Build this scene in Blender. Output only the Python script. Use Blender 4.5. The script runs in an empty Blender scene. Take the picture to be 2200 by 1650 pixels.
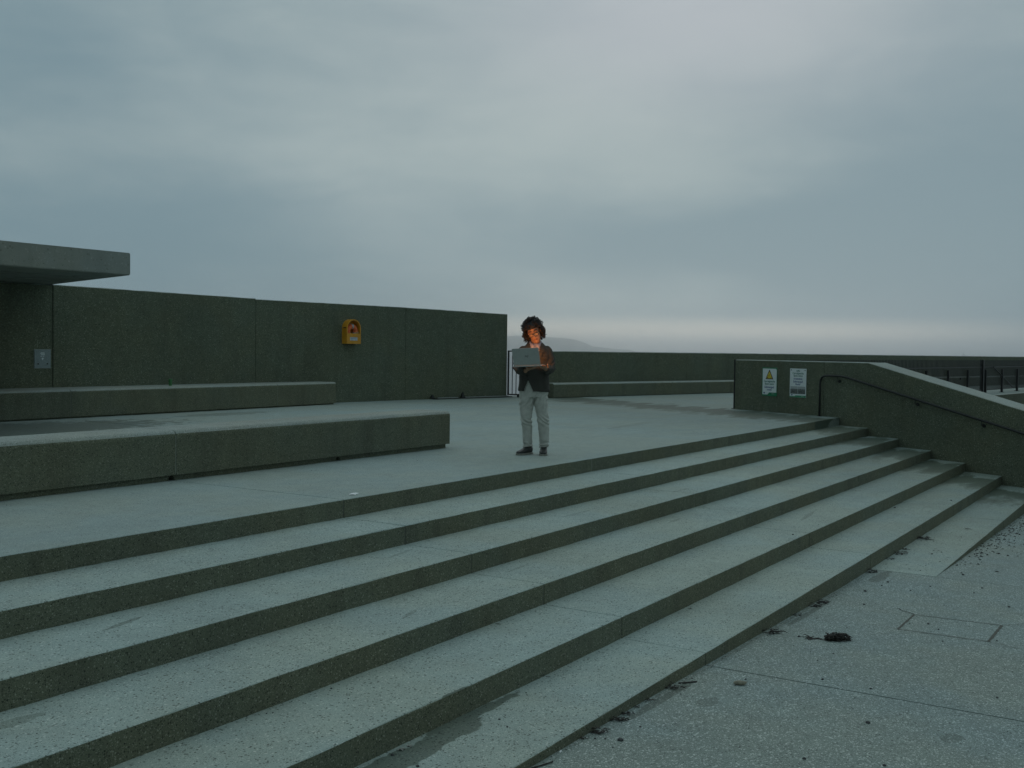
import bpy, bmesh, math, random
from mathutils import Vector, Matrix, noise, Euler
random.seed(7)
scene = bpy.context.scene
COL = scene.collection
R_ = math.radians

# ------------------------------------------------------------------ camera
cam_d = bpy.data.cameras.new('camera'); cam = bpy.data.objects.new('camera', cam_d); COL.objects.link(cam)
CR = Vector((0.53355, -0.84567, 0.01342)); CU = Vector((0.0197, 0.02858, 0.99938)); CF = Vector((0.84534, 0.53313, -0.03221))
CF.normalize(); CR = (CR - CF * CR.dot(CF)).normalized(); CU = CR.cross(CF)
M = Matrix.Identity(4)
for i in range(3):
    M[i][0] = CR[i]; M[i][1] = CU[i]; M[i][2] = -CF[i]
M[2][3] = 1.276
cam.matrix_world = M
cam_d.sensor_width = 36; cam_d.lens = 38.248; cam_d.clip_start = 0.05; cam_d.clip_end = 40000
scene.camera = cam
RH = Vector((CR.x, CR.y, 0)).normalized()            # horizontal right
YAW = math.atan2(CF.x, CF.y)                          # heading measured from +Y towards +X

# ------------------------------------------------------------------ view, sun, sky
vs = scene.view_settings
vs.view_transform = 'Standard'; vs.look = 'None'; vs.exposure = 0.0; vs.gamma = 1.0; vs.use_curve_mapping = False
scene.cycles.use_denoising = True
scene.cycles.volume_bounces = 10
SUN_EL = R_(38); SUN_AZ = YAW + R_(12)
sun_d = bpy.data.lights.new('sun', 'SUN'); sun_d.energy = 0.22; sun_d.angle = R_(75); sun_d.color = (1.0, 0.95, 0.9)
sun = bpy.data.objects.new('sun', sun_d); COL.objects.link(sun)
sdir = Vector((math.sin(SUN_AZ) * math.cos(SUN_EL), math.cos(SUN_AZ) * math.cos(SUN_EL), math.sin(SUN_EL)))
sun.rotation_euler = (-sdir).to_track_quat('-Z', 'Y').to_euler()

class NT:
    """small node helper"""
    def __init__(s, tree): s.t = tree; s.n = tree.nodes; s.l = tree.links
    def new(s, typ, **k):
        nd = s.n.new(typ)
        for a, b in k.items(): setattr(nd, a, b)
        return nd
    def put(s, sock, v):
        if isinstance(v, bpy.types.NodeSocket): s.l.new(v, sock)
        elif isinstance(v, (tuple, list, Vector)) and hasattr(sock.default_value, '__len__'):
            v = tuple(v)
            n = len(sock.default_value)
            sock.default_value = (v + (1.0,))[:n] if len(v) < n else v[:n]
        else: sock.default_value = v
    def math(s, op, a, b=0.0, c=0.0, clamp=False):
        nd = s.new('ShaderNodeMath', operation=op); nd.use_clamp = clamp
        s.put(nd.inputs[0], a); s.put(nd.inputs[1], b); s.put(nd.inputs[2], c); return nd.outputs[0]
    def ramp(s, v, a, b, lo=0.0, hi=1.0):
        nd = s.new('ShaderNodeMapRange', interpolation_type='SMOOTHSTEP'); nd.clamp = True
        s.put(nd.inputs[0], v); s.put(nd.inputs[1], a); s.put(nd.inputs[2], b); s.put(nd.inputs[3], lo); s.put(nd.inputs[4], hi)
        return nd.outputs[0]
    def mix(s, f, a, b, typ='MIX'):
        nd = s.new('ShaderNodeMix', data_type='RGBA', blend_type=typ)
        s.put(nd.inputs[0], f); s.put(nd.inputs[6], a); s.put(nd.inputs[7], b); return nd.outputs[2]
    def noise(s, vec, scale, detail=3.0, rough=0.5, dist=0.0):
        nd = s.new('ShaderNodeTexNoise'); s.put(nd.inputs['Vector'], vec); s.put(nd.inputs['Scale'], scale)
        s.put(nd.inputs['Detail'], detail); s.put(nd.inputs['Roughness'], rough); s.put(nd.inputs['Distortion'], dist)
        return nd.outputs['Fac']
    def vmul(s, vec, v):
        nd = s.new('ShaderNodeVectorMath', operation='MULTIPLY'); s.put(nd.inputs[0], vec); s.put(nd.inputs[1], v); return nd.outputs[0]
    def vadd(s, vec, v):
        nd = s.new('ShaderNodeVectorMath', operation='ADD'); s.put(nd.inputs[0], vec); s.put(nd.inputs[1], v); return nd.outputs[0]
    def vdot(s, vec, v):
        nd = s.new('ShaderNodeVectorMath', operation='DOT_PRODUCT'); s.put(nd.inputs[0], vec); s.put(nd.inputs[1], v); return nd.outputs['Value']

world = bpy.data.worlds.new('World'); scene.world = world; world.use_nodes = True
w = NT(world.node_tree); w.n.clear()
wout = w.new('ShaderNodeOutputWorld')
sky = w.new('ShaderNodeTexSky', sky_type='NISHITA'); sky.sun_disc = False
sky.sun_elevation = SUN_EL; sky.sun_rotation = SUN_AZ; sky.air_density = 1.0; sky.dust_density = 3.0
tc = w.new('ShaderNodeTexCoord'); D = tc.outputs['Generated']
fwd = w.vdot(D, Vector((CF.x, CF.y, 0)).normalized()); rgt = w.vdot(D, RH)
sep = w.new('ShaderNodeSeparateXYZ'); w.l.new(D, sep.inputs[0]); dz = sep.outputs[2]
az = w.math('MULTIPLY', w.math('ARCTAN2', rgt, fwd), 57.2958)
el = w.math('MULTIPLY', w.math('ARCSINE', dz), 57.2958)
def blob(a0, e0, ra, re, tilt=0.0):
    a = w.math('SUBTRACT', az, a0); e = w.math('SUBTRACT', el, e0)
    e = w.math('SUBTRACT', e, w.math('MULTIPLY', a, tilt))
    q = w.math('ADD', w.math('POWER', w.math('DIVIDE', a, ra), 2.0), w.math('POWER', w.math('DIVIDE', e, re), 2.0))
    return w.math('EXPONENT', w.math('MULTIPLY', q, -1.0))
Dn = w.vmul(D, (1.0, 1.0, 3.2))
n1 = w.noise(Dn, 1.7, 3.0, 0.5, 0.3)
n2 = w.noise(w.vadd(w.vmul(D, (1.0, 1.0, 4.2)), (3.1, 0.7, 1.9)), 3.6, 5.0, 0.55, 0.25)
val = w.math('ADD', 0.945, w.math('MULTIPLY', w.math('SUBTRACT', n1, 0.5), 0.40))
val = w.math('ADD', val, w.math('MULTIPLY', w.math('SUBTRACT', n2, 0.5), 0.56))
BL = [(9.0, 16.0, 12, 4.2, 0.0, 0.22), (1.5, 12.5, 10, 3.0, 0.0, 0.12), (-8, 10.0, 12, 2.2, 0.05, 0.14), (3.0, 9.3, 11, 2.0, 0.03, 0.10),
      (-22, 14, 9, 4.5, 0.0, -0.20), (-20, 6.6, 9, 2.4, 0.0, -0.24), (17, 6.0, 11, 2.1, 0.06, -0.52), (6, 6.2, 9, 1.2, 0.0, -0.08), (-15, 4.2, 12, 2.4, 0.0, -0.28),
      (9, 3.4, 9, 0.9, 0.0, 0.12), (16, 1.9, 9, 0.45, 0.01, -0.16), (24, 9.0, 8, 6.5, 0.0, -0.34), (25, 3.4, 9, 2.4, 0.0, -0.72)]
n3 = w.noise(w.vadd(w.vmul(D, (1.0, 1.0, 2.6)), (1.7, 5.2, 0.4)), 7.5, 5.0, 0.6, 0.5)
val = w.math('ADD', val, w.math('MULTIPLY', w.math('SUBTRACT', n3, 0.5), 0.42))
for (a0, e0, ra, re, tl, amp) in BL:
    val = w.math('ADD', val, w.math('MULTIPLY', blob(a0, e0, ra, re, tl), amp))
# overcast sky: brighter overhead, a little brighter towards the hidden sun
zen = w.math('ADD', 1.0, w.math('MULTIPLY', w.math('MAXIMUM', w.math('SUBTRACT', dz, 0.28), 0.0), 0.60))
toward = w.math('ADD', 0.90, w.math('MULTIPLY', fwd, 0.10))
warm = w.math('MULTIPLY', w.ramp(el, 2.0, 0.8), w.ramp(w.math('ABSOLUTE', w.math('SUBTRACT', az, 4.0)), 30.0, 9.0))
lil = blob(9.0, 17.0, 12, 4.5)
ccol = w.mix(w.ramp(val, 0.55, 1.35), (0.170, 0.264, 0.308), (0.362, 0.440, 0.444))
ccol = w.mix(w.math('MULTIPLY', lil, 0.65), ccol, (0.430, 0.465, 0.515))
ccol = w.mix(w.math('MULTIPLY', warm, 0.9), ccol, (0.84, 0.785, 0.66))
hs = w.new('ShaderNodeVectorMath', operation='SCALE'); w.l.new(ccol, hs.inputs[0]); w.l.new(w.math('MULTIPLY', zen, toward), hs.inputs['Scale'])
bg1 = w.new('ShaderNodeBackground'); w.l.new(hs.outputs[0], bg1.inputs[0]); bg1.inputs[1].default_value = 1.0
bg0 = w.new('ShaderNodeBackground'); w.l.new(sky.outputs[0], bg0.inputs[0]); bg0.inputs[1].default_value = 0.05
mx = w.new('ShaderNodeMixShader'); mx.inputs[0].default_value = 0.94
w.l.new(bg0.outputs[0], mx.inputs[1]); w.l.new(bg1.outputs[0], mx.inputs[2]); w.l.new(mx.outputs[0], wout.inputs[0])

# ------------------------------------------------------------------ materials
CHEEK = (18.55, 0.528)                                # stair side wall line: s = a + b t
def base_mat(name):
    m = bpy.data.materials.new(name); m.use_nodes = True
    t = NT(m.node_tree); b = t.n['Principled BSDF']; return m, t, b
def plain(name, col, rough=0.6, metal=0.0, var=0.12, scale=30.0, bump=0.0, spec=0.5):
    m, t, b = base_mat(name)
    P = t.new('ShaderNodeNewGeometry').outputs['Position']
    f = t.noise(P, scale, 4.0)
    dark = tuple(c * (1 - var) for c in col); lite = tuple(min(1, c * (1 + var)) for c in col)
    t.put(b.inputs['Base Color'], t.mix(t.ramp(f, 0.3, 0.7), dark, lite))
    b.inputs['Roughness'].default_value = rough; b.inputs['Metallic'].default_value = metal
    b.inputs['Specular IOR Level'].default_value = spec
    if bump:
        bp = t.new('ShaderNodeBump'); bp.inputs['Strength'].default_value = bump; bp.inputs['Distance'].default_value = 0.004
        t.l.new(f, bp.inputs['Height']); t.l.new(bp.outputs[0], b.inputs['Normal'])
    return m
def concrete(name, col, chip, chip_hi, chip_lo, hi_amt, lo_amt, rough=0.85, wet=False, spots=(), streak=0.0, bump=0.35, fine=170.0, blot=0.22):
    m, t, b = base_mat(name)
    P = t.new('ShaderNodeNewGeometry').outputs['Position']
    big = t.noise(P, 0.55, 4.0, 0.6, 0.6); mid = t.noise(P, 5.0, 5.0, 0.62); sm = t.noise(P, fine, 2.0, 0.6)
    k = t.math('ADD', 1.0, t.math('MULTIPLY', t.math('SUBTRACT', big, 0.5), blot * 2))
    k = t.math('ADD', k, t.math('MULTIPLY', t.math('SUBTRACT', mid, 0.5), 0.42))
    k = t.math('ADD', k, t.math('MULTIPLY', t.math('SUBTRACT', sm, 0.5), 0.38))
    c = t.mix(1.0, col, (1, 1, 1), 'MULTIPLY')
    def chips(scale, hi, lo, dens):
        nonlocal c
        vo = t.new('ShaderNodeTexVoronoi'); t.put(vo.inputs['Vector'], P); vo.inputs['Scale'].default_value = scale
        sp = t.new('ShaderNodeSeparateColor'); t.l.new(vo.outputs['Color'], sp.inputs[0])
        inside = t.ramp(vo.outputs['Distance'], 0.52, 0.34)
        up = t.math('MULTIPLY', t.math('GREATER_THAN', sp.outputs[0], 1.0 - hi * dens), inside)
        dn = t.math('MULTIPLY', t.math('LESS_THAN', sp.outputs[0], lo * dens), inside)
        c = t.mix(t.math('MULTIPLY', up, t.math('ADD', 0.35, t.math('MULTIPLY', sp.outputs[1], 0.65))), c, chip_hi)
        c = t.mix(t.math('MULTIPLY', dn, t.math('ADD', 0.4, t.math('MULTIPLY', sp.outputs[2], 0.6))), c, chip_lo)
    chips(chip, hi_amt, lo_amt, 1.0)
    chips(chip * 2.3, hi_amt, lo_amt, 1.3)
    hue = t.noise(t.vadd(P, (7.3, 2.1, 4.4)), 0.8, 3.0, 0.6)
    c = t.mix(t.ramp(hue, 0.35, 0.65), t.mix(1.0, c, (0.97, 1.0, 1.03), 'MULTIPLY'), t.mix(1.0, c, (1.03, 1.0, 0.96), 'MULTIPLY'))
    vm = t.new('ShaderNodeVectorMath', operation='SCALE'); t.l.new(c, vm.inputs[0]); t.l.new(k, vm.inputs['Scale']); c = vm.outputs[0]
    sx = t.new('ShaderNodeSeparateXYZ'); t.put(sx.inputs[0], P)
    rghv = None
    if streak:
        st = t.noise(t.vmul(P, (1.6, 1.6, 0.12)), 2.2, 4.0, 0.6)
        c = t.mix(t.math('MULTIPLY', t.ramp(st, 0.5, 0.72), streak), c, (0.035, 0.034, 0.026))
    mask = None
    if wet:
        e = t.math('SUBTRACT', sx.outputs[0], t.math('ADD', CHEEK[0], t.math('MULTIPLY', sx.outputs[1], CHEEK[1])))
        nz = t.noise(t.vmul(P, (0.7, 2.2, 2.0)), 1.5, 4.0, 0.6, 0.4)
        e2 = t.math('ADD', e, t.math('MULTIPLY', t.math('SUBTRACT', nz, 0.5), 3.4))
        wl = t.math('MULTIPLY', t.ramp(e2, -3.1, -1.5), t.ramp(e2, -0.1, -0.6, 0.25, 1.0))
        wl = t.math('MULTIPLY', wl, t.math('GREATER_THAN', 0.7, e))
        mask = t.math('MAXIMUM', t.math('MULTIPLY', wl, 0.95), t.math('MULTIPLY', t.ramp(e2, -9.0, -2.5), 0.36))
    if spots:
        nz = t.noise(P, 4.5, 5.0, 0.62, 0.5)
        for (cx, cy, rx, ry, ang, amt) in spots:
            dx = t.math('SUBTRACT', sx.outputs[0], cx); dy = t.math('SUBTRACT', sx.outputs[1], cy)
            ca, sa = math.cos(ang), math.sin(ang)
            u = t.math('ADD', t.math('MULTIPLY', dx, ca / rx), t.math('MULTIPLY', dy, sa / rx))
            v = t.math('ADD', t.math('MULTIPLY', dx, -sa / ry), t.math('MULTIPLY', dy, ca / ry))
            q = t.math('SQRT', t.math('ADD', t.math('MULTIPLY', u, u), t.math('MULTIPLY', v, v)))
            q = t.math('ADD', q, t.math('MULTIPLY', t.math('SUBTRACT', nz, 0.5), 1.7))
            mk = t.math('MULTIPLY', t.ramp(q, 1.0, 0.86), amt)
            mask = mk if mask is None else t.math('MAXIMUM', mask, mk)
    rv = t.math('ADD', rough - 0.1, t.math('MULTIPLY', mid, 0.2))
    if mask is not None:
        c = t.mix(mask, c, t.vmul(c, (0.19, 0.22, 0.165)))
        rv = t.math('SUBTRACT', rv, t.math('MULTIPLY', mask, 0.18))
    t.put(b.inputs['Base Color'], c); t.put(b.inputs['Roughness'], rv); b.inputs['Specular IOR Level'].default_value = 0.4
    bp = t.new('ShaderNodeBump'); bp.inputs['Strength'].default_value = bump; bp.inputs['Distance'].default_value = 0.006
    t.put(bp.inputs['Height'], t.math('ADD', t.math('MULTIPLY', sm, 0.6), t.math('MULTIPLY', mid, 0.8))); t.l.new(bp.outputs[0], b.inputs['Normal'])
    return m

SPOTS = [(4.25, 3.29, 0.75, 0.10, 0.0, 0.75), (4.95, 3.37, 0.5, 0.05, 0.0, 0.75), (4.02, 5.11, 0.16, 0.022, 0.25, 0.5), (2.96, 4.53, 0.16, 0.05, 0.0, 0.4),
         (12.5, 3.79, 0.55, 0.03, 0.12, 0.3), (9.2, 5.05, 0.3, 0.03, 0.0, 0.25), (10.3, 4.5, 0.22, 0.025, 0.1, 0.28), (14.2, 3.2, 0.5, 0.04, 0.0, 0.22),
         (6.6, 5.15, 0.2, 0.025, 0.2, 0.3), (5.6, 4.3, 0.14, 0.02, 0.3, 0.3), (7.3, 4.52, 0.2, 0.02, 0.1, 0.25), (11.5, 4.95, 0.25, 0.03, 0.0, 0.28)]
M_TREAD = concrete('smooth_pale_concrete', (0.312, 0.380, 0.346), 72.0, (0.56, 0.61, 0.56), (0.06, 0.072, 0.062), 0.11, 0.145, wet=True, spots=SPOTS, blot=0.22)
M_PLAZA = concrete('plaza_concrete', (0.288, 0.352, 0.328), 80.0, (0.48, 0.52, 0.49), (0.12, 0.135, 0.12), 0.11, 0.11, wet=True,
                   spots=[(9.0, 14.6, 3.4, 1.3, 0.0, 0.6), (14.2, 15.2, 1.2, 0.35, 0.0, 0.35), (21.8, 9.0, 2.0, 0.30, 0.1, 0.32), (17.0, 8.2, 1.4, 0.12, 0.1, 0.3)], blot=0.14)
M_GROUND = concrete('pebbled_ground_concrete', (0.206, 0.256, 0.235), 70.0, (0.56, 0.62, 0.60), (0.06, 0.075, 0.072), 0.22, 0.17,
                    spots=[(6.35, 1.1, 0.10, 0.05, 0.0, 0.4), (11.0, 2.6, 0.35, 0.07, 0.0, 0.5), (8.9, 2.69, 0.6, 0.03, 0.0, 0.5), (6.05, 2.7, 0.5, 0.035, 0.0, 0.55), (6.15, 2.45, 0.12, 0.06, 0.0, 0.35)], blot=0.13)
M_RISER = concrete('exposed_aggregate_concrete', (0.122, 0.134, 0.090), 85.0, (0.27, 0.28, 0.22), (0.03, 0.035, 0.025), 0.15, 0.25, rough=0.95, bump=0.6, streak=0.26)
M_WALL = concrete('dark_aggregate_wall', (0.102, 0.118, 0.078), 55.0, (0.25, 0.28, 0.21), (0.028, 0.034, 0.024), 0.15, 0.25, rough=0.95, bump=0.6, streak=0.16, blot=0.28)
M_CAP = concrete('pale_concrete_top', (0.275, 0.310, 0.278), 80.0, (0.48, 0.50, 0.48), (0.12, 0.13, 0.11), 0.12, 0.14, blot=0.25)  # paler concrete tone given to upward faces of benches, walls and kerb
M_FASCIA = concrete('cast_canopy_concrete', (0.215, 0.235, 0.210), 30.0, (0.30, 0.32, 0.29), (0.14, 0.15, 0.13), 0.05, 0.06, streak=0.35, blot=0.3)
M_DARK = plain('joint_dark', (0.02, 0.022, 0.018), 0.9)
M_SEAL = plain('joint_sealant_pale', (0.23, 0.25, 0.215), 0.8)
M_SEALD = plain('joint_sealant_dark', (0.075, 0.08, 0.066), 0.85)
M_BLACK = plain('black_painted_steel', (0.012, 0.014, 0.013), 0.45, 0.3)
M_RAIL = plain('dark_painted_rail', (0.016, 0.019, 0.017), 0.5, 0.2)
M_JOINTW = plain('wall_joint_mastic', (0.070, 0.082, 0.055), 0.9)
M_GALV = plain('galvanised_metal', (0.30, 0.33, 0.31), 0.45, 0.7)
M_PLATE = plain('grey_enamel_plate', (0.20, 0.25, 0.25), 0.5)
M_WHITE = plain('white_board', (0.62, 0.68, 0.68), 0.5, var=0.04)
M_GREEN = plain('sign_green', (0.01, 0.17, 0.075), 0.5)
M_GREEN2 = plain('sign_green_pale', (0.05, 0.24, 0.13), 0.5)
M_TGREEN = plain('letter_green', (0.03, 0.15, 0.11), 0.6)
M_TBLUE = plain('letter_blue', (0.03, 0.07, 0.20), 0.6)
M_TRIY = plain('warning_yellow', (0.62, 0.47, 0.03), 0.5)
M_INK = plain('black_ink', (0.012, 0.012, 0.014), 0.6)
M_YEL = plain('yellow_plastic', (0.56, 0.255, 0.014), 0.42, var=0.08, scale=8)
M_ORANGE = plain('orange_buoy', (0.62, 0.125, 0.030), 0.5)
M_TAPE = plain('reflective_tape', (0.30, 0.32, 0.32), 0.45)
M_ROPE = plain('pale_rope', (0.42, 0.30, 0.15), 0.8)
M_CAN = plain('green_cup', (0.04, 0.16, 0.05), 0.5)
M_WEED = plain('dry_dark_seaweed', (0.016, 0.014, 0.010), 0.6, var=0.5, scale=60)
M_WEEDB = plain('brown_seaweed', (0.035, 0.026, 0.016), 0.7, var=0.4, scale=60)
M_PEB = plain('dark_pebble', (0.045, 0.05, 0.05), 0.7, var=0.4)
M_STONE = plain('tan_stone', (0.20, 0.19, 0.14), 0.8, var=0.3, bump=0.3)
M_SHELL = plain('pale_shell', (0.36, 0.37, 0.33), 0.6, var=0.3)
M_LITTER = plain('white_litter', (0.75, 0.78, 0.78), 0.6)
M_JACKET = plain('brown_grey_tweed', (0.038, 0.037, 0.030), 0.9, var=0.35, scale=220, bump=0.3)
M_TROUSER = plain('pale_chino_cloth', (0.395, 0.405, 0.365), 0.9, var=0.10, scale=18, bump=0.2)
M_SHIRT = plain('lilac_shirt', (0.30, 0.29, 0.35), 0.8)
M_HAIR = plain('black_curly_hair', (0.0075, 0.0075, 0.007), 0.5)
M_SKIN = plain('brown_skin', (0.30, 0.165, 0.10), 0.5, var=0.10)
M_LIP = plain('lip', (0.22, 0.085, 0.06), 0.45)
M_GLASSES = plain('black_glasses_frame', (0.012, 0.011, 0.010), 0.3)
M_SHOE = plain('black_shoe_leather', (0.018, 0.020, 0.018), 0.5)
M_SOLE = plain('pale_shoe_sole', (0.20, 0.20, 0.17), 0.7)
M_LAP = plain('grey_laptop_metal', (0.33, 0.35, 0.33), 0.5, 0.05, var=0.04)
M_LAPD = plain('dark_laptop_logo', (0.07, 0.085, 0.08), 0.35, 0.3)
M_KEYS = plain('dark_keys', (0.03, 0.03, 0.03), 0.6)
M_SHIP = plain('grey_ship', (0.10, 0.12, 0.13), 0.7)

m, t, b = base_mat('laptop_screen_glow'); M_SCREEN = m
b.inputs['Base Color'].default_value = (0.02, 0.02, 0.02, 1); b.inputs['Emission Color'].default_value = (1.0, 0.36, 0.10, 1); b.inputs['Emission Strength'].default_value = 14.5
m, t, b = base_mat('spectacle_lens'); M_LENS = m
g = t.new('ShaderNodeBsdfGlossy'); g.inputs['Roughness'].default_value = 0.03; tr = t.new('ShaderNodeBsdfTransparent'); ms = t.new('ShaderNodeMixShader')
fr = t.new('ShaderNodeFresnel'); fr.inputs[0].default_value = 1.22
t.l.new(fr.outputs[0], ms.inputs[0]); t.l.new(tr.outputs[0], ms.inputs[1]); t.l.new(g.outputs[0], ms.inputs[2]); t.l.new(ms.outputs[0], t.n['Material Output'].inputs[0])
m, t, b = base_mat('sea_water'); M_SEA = m
P = t.new('ShaderNodeNewGeometry').outputs['Position']
wv = t.math('ADD', t.noise(t.vmul(P, (0.5, 1.0, 1.0)), 0.9, 4.0, 0.6), t.math('MULTIPLY', t.noise(P, 0.12, 3.0), 1.6))
bp = t.new('ShaderNodeBump'); bp.inputs['Strength'].default_value = 1.0; bp.inputs['Distance'].default_value = 0.22; t.l.new(wv, bp.inputs['Height']); t.l.new(bp.outputs[0], b.inputs['Normal'])
b.inputs['Base Color'].default_value = (0.045, 0.095, 0.12, 1); b.inputs['Roughness'].default_value = 0.38; b.inputs['Specular IOR Level'].default_value = 0.3
m, t, b = base_mat('heath_hill'); M_HILL = m
P = t.new('ShaderNodeNewGeometry').outputs['Position']
t.put(b.inputs['Base Color'], t.mix(t.ramp(t.noise(P, 0.012, 5.0, 0.65), 0.42, 0.62), (0.045, 0.06, 0.035), (0.16, 0.15, 0.11))); b.inputs['Roughness'].default_value = 1.0
m, t, b = base_mat('rock_photo_print'); M_PHOTO = m
tcn = t.new('ShaderNodeTexCoord').outputs['Generated']; sx = t.new('ShaderNodeSeparateXYZ'); t.put(sx.inputs[0], tcn)
nn = t.noise(tcn, 5.0, 5.0, 0.65)
hh = t.math('ADD', sx.outputs[2], t.math('MULTIPLY', t.math('SUBTRACT', nn, 0.5), 0.35))
cc = t.mix(t.ramp(hh, 0.60, 0.70), t.mix(t.ramp(nn, 0.35, 0.65), (0.035, 0.045, 0.045), (0.16, 0.18, 0.17)), (0.34, 0.38, 0.38))
t.put(b.inputs['Base Color'], cc); b.inputs['Roughness'].default_value = 0.5

# ------------------------------------------------------------------ object helpers
def link(name, me, mats=(), parent=None):
    o = bpy.data.objects.new(name, me); COL.objects.link(o)
    for mm in (mats if isinstance(mats, (list, tuple)) else [mats]):
        if mm is not None: me.materials.append(mm)
    if parent is not None: o.parent = parent
    return o
def tag(o, label=None, cat=None, group=None, kind=None):
    if label: o['label'] = label
    if cat: o['category'] = cat
    if group: o['group'] = group
    if kind: o['kind'] = kind
    return o
def empty(name, loc=(0, 0, 0), rz=0.0):
    o = bpy.data.objects.new(name, None); COL.objects.link(o); o.location = loc; o.rotation_euler = (0, 0, rz); o.empty_display_size = 0.2
    return o
class MB:
    def __init__(s): s.v = []; s.f = []; s.m = []
    def add(s, vs, fs, mi=0):
        o = len(s.v); s.v += [tuple(x) for x in vs]; s.f += [tuple(i + o for i in f) for f in fs]
        s.m += (mi if isinstance(mi, list) else [mi] * len(fs)); return s
    def box(s, x0, y0, z0, x1, y1, z1, mi=0, mat=None):
        vs = [(x, y, z) for z in (z0, z1) for y in (y0, y1) for x in (x0, x1)]
        if mat is not None: vs = [mat @ Vector(q) for q in vs]
        return s.add(vs, [(0, 2, 3, 1), (4, 5, 7, 6), (0, 1, 5, 4), (2, 6, 7, 3), (0, 4, 6, 2), (1, 3, 7, 5)], mi)
    def prism(s, poly, z0, z1, mi=0, mat=None):
        n = len(poly); vs = [(x, y, z0) for x, y in poly] + [(x, y, z1) for x, y in poly]
        if mat is not None: vs = [mat @ Vector(q) for q in vs]
        fs = [tuple(range(n))[::-1], tuple(range(n, 2 * n))] + [(i, (i + 1) % n, n + (i + 1) % n, n + i) for i in range(n)]
        return s.add(vs, fs, mi)
    def tube(s, pts, rad, n=8, mi=0, cap=True, flat=1.0):
        pts = [Vector(p) for p in pts]; k = len(pts)
        rad = rad if isinstance(rad, (list, tuple)) else [rad] * k
        up = Vector((0, 0, 1)); vs = []; prev = None
        for i, p in enumerate(pts):
            d = (pts[min(i + 1, k - 1)] - pts[max(i - 1, 0)])
            d = d.normalized() if d.length > 1e-9 else Vector((0, 0, 1))
            if prev is None:
                a = d.cross(up)
                if a.length < 1e-3: a = d.cross(Vector((1, 0, 0)))
                a.normalize()
            else:
                a = (prev - d * prev.dot(d)); a = a.normalized() if a.length > 1e-6 else d.orthogonal().normalized()
            prev = a; c = d.cross(a)
            for j in range(n):
                th = 2 * math.pi * j / n
                vs.append(p + (a * math.cos(th) + c * math.sin(th) * flat) * rad[i])
        fs = [(i * n + j, i * n + (j + 1) % n, (i + 1) * n + (j + 1) % n, (i + 1) * n + j) for i in range(k - 1) for j in range(n)]
        if cap: fs += [tuple(range(n))[::-1], tuple(range((k - 1) * n, k * n))]
        return s.add(vs, fs, mi)
    def rings(s, rs, n=24, mi=0, power=2.0):
        """rs: (centre, x axis vec, y axis vec); closed loft"""
        vs = []
        for (c, ax, ay) in rs:
            c = Vector(c); ax = Vector(ax); ay = Vector(ay)
            for j in range(n):
                th = 2 * math.pi * j / n; cx, sy = math.cos(th), math.sin(th)
                e = 2.0 / power
                vs.append(c + ax * (math.copysign(abs(cx) ** e, cx)) + ay * (math.copysign(abs(sy) ** e, sy)))
        k = len(rs)
        fs = [(i * n + j, i * n + (j + 1) % n, (i + 1) * n + (j + 1) % n, (i + 1) * n + j) for i in range(k - 1) for j in range(n)]
        fs += [tuple(range(n))[::-1], tuple(range((k - 1) * n, k * n))]
        return s.add(vs, fs, mi)
    def ball(s, c, r, mi=0, nu=10, nv=7, mat=None):
        r = r if isinstance(r, (list, tuple)) else (r, r, r); c = Vector(c)
        rs = []
        for i in range(nv):
            ph = -math.pi / 2 + math.pi * (i + 0.5) / nv * 0.98 + 0.01
            rs.append(((0, 0, math.sin(ph)), math.cos(ph)))
        vs = []
        for (p, q) in rs:
            for j in range(nu):
                th = 2 * math.pi * j / nu
                x = Vector((q * math.cos(th) * r[0], q * math.sin(th) * r[1], p[2] * r[2]))
                vs.append((mat @ x if mat is not None else x) + c)
        fs = [(i * nu + j, i * nu + (j + 1) % nu, (i + 1) * nu + (j + 1) % nu, (i + 1) * nu + j) for i in range(nv - 1) for j in range(nu)]
        fs += [tuple(range(nu))[::-1], tuple(range((nv - 1) * nu, nv * nu))]
        return s.add(vs, fs, mi)
    def mesh(s, name, smooth=False, fix=True):
        me = bpy.data.meshes.new(name); me.from_pydata(s.v, [], s.f)
        me.polygons.foreach_set('material_index', s.m)
        if fix:
            bm = bmesh.new(); bm.from_mesh(me); bmesh.ops.recalc_face_normals(bm, faces=bm.faces[:]); bm.to_mesh(me); bm.free()
        if smooth: me.polygons.foreach_set('use_smooth', [True] * len(me.polygons))
        me.update(); return me
    def build(s, name, mats, parent=None, smooth=False):
        return link(name, s.mesh(name, smooth), mats, parent)

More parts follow.
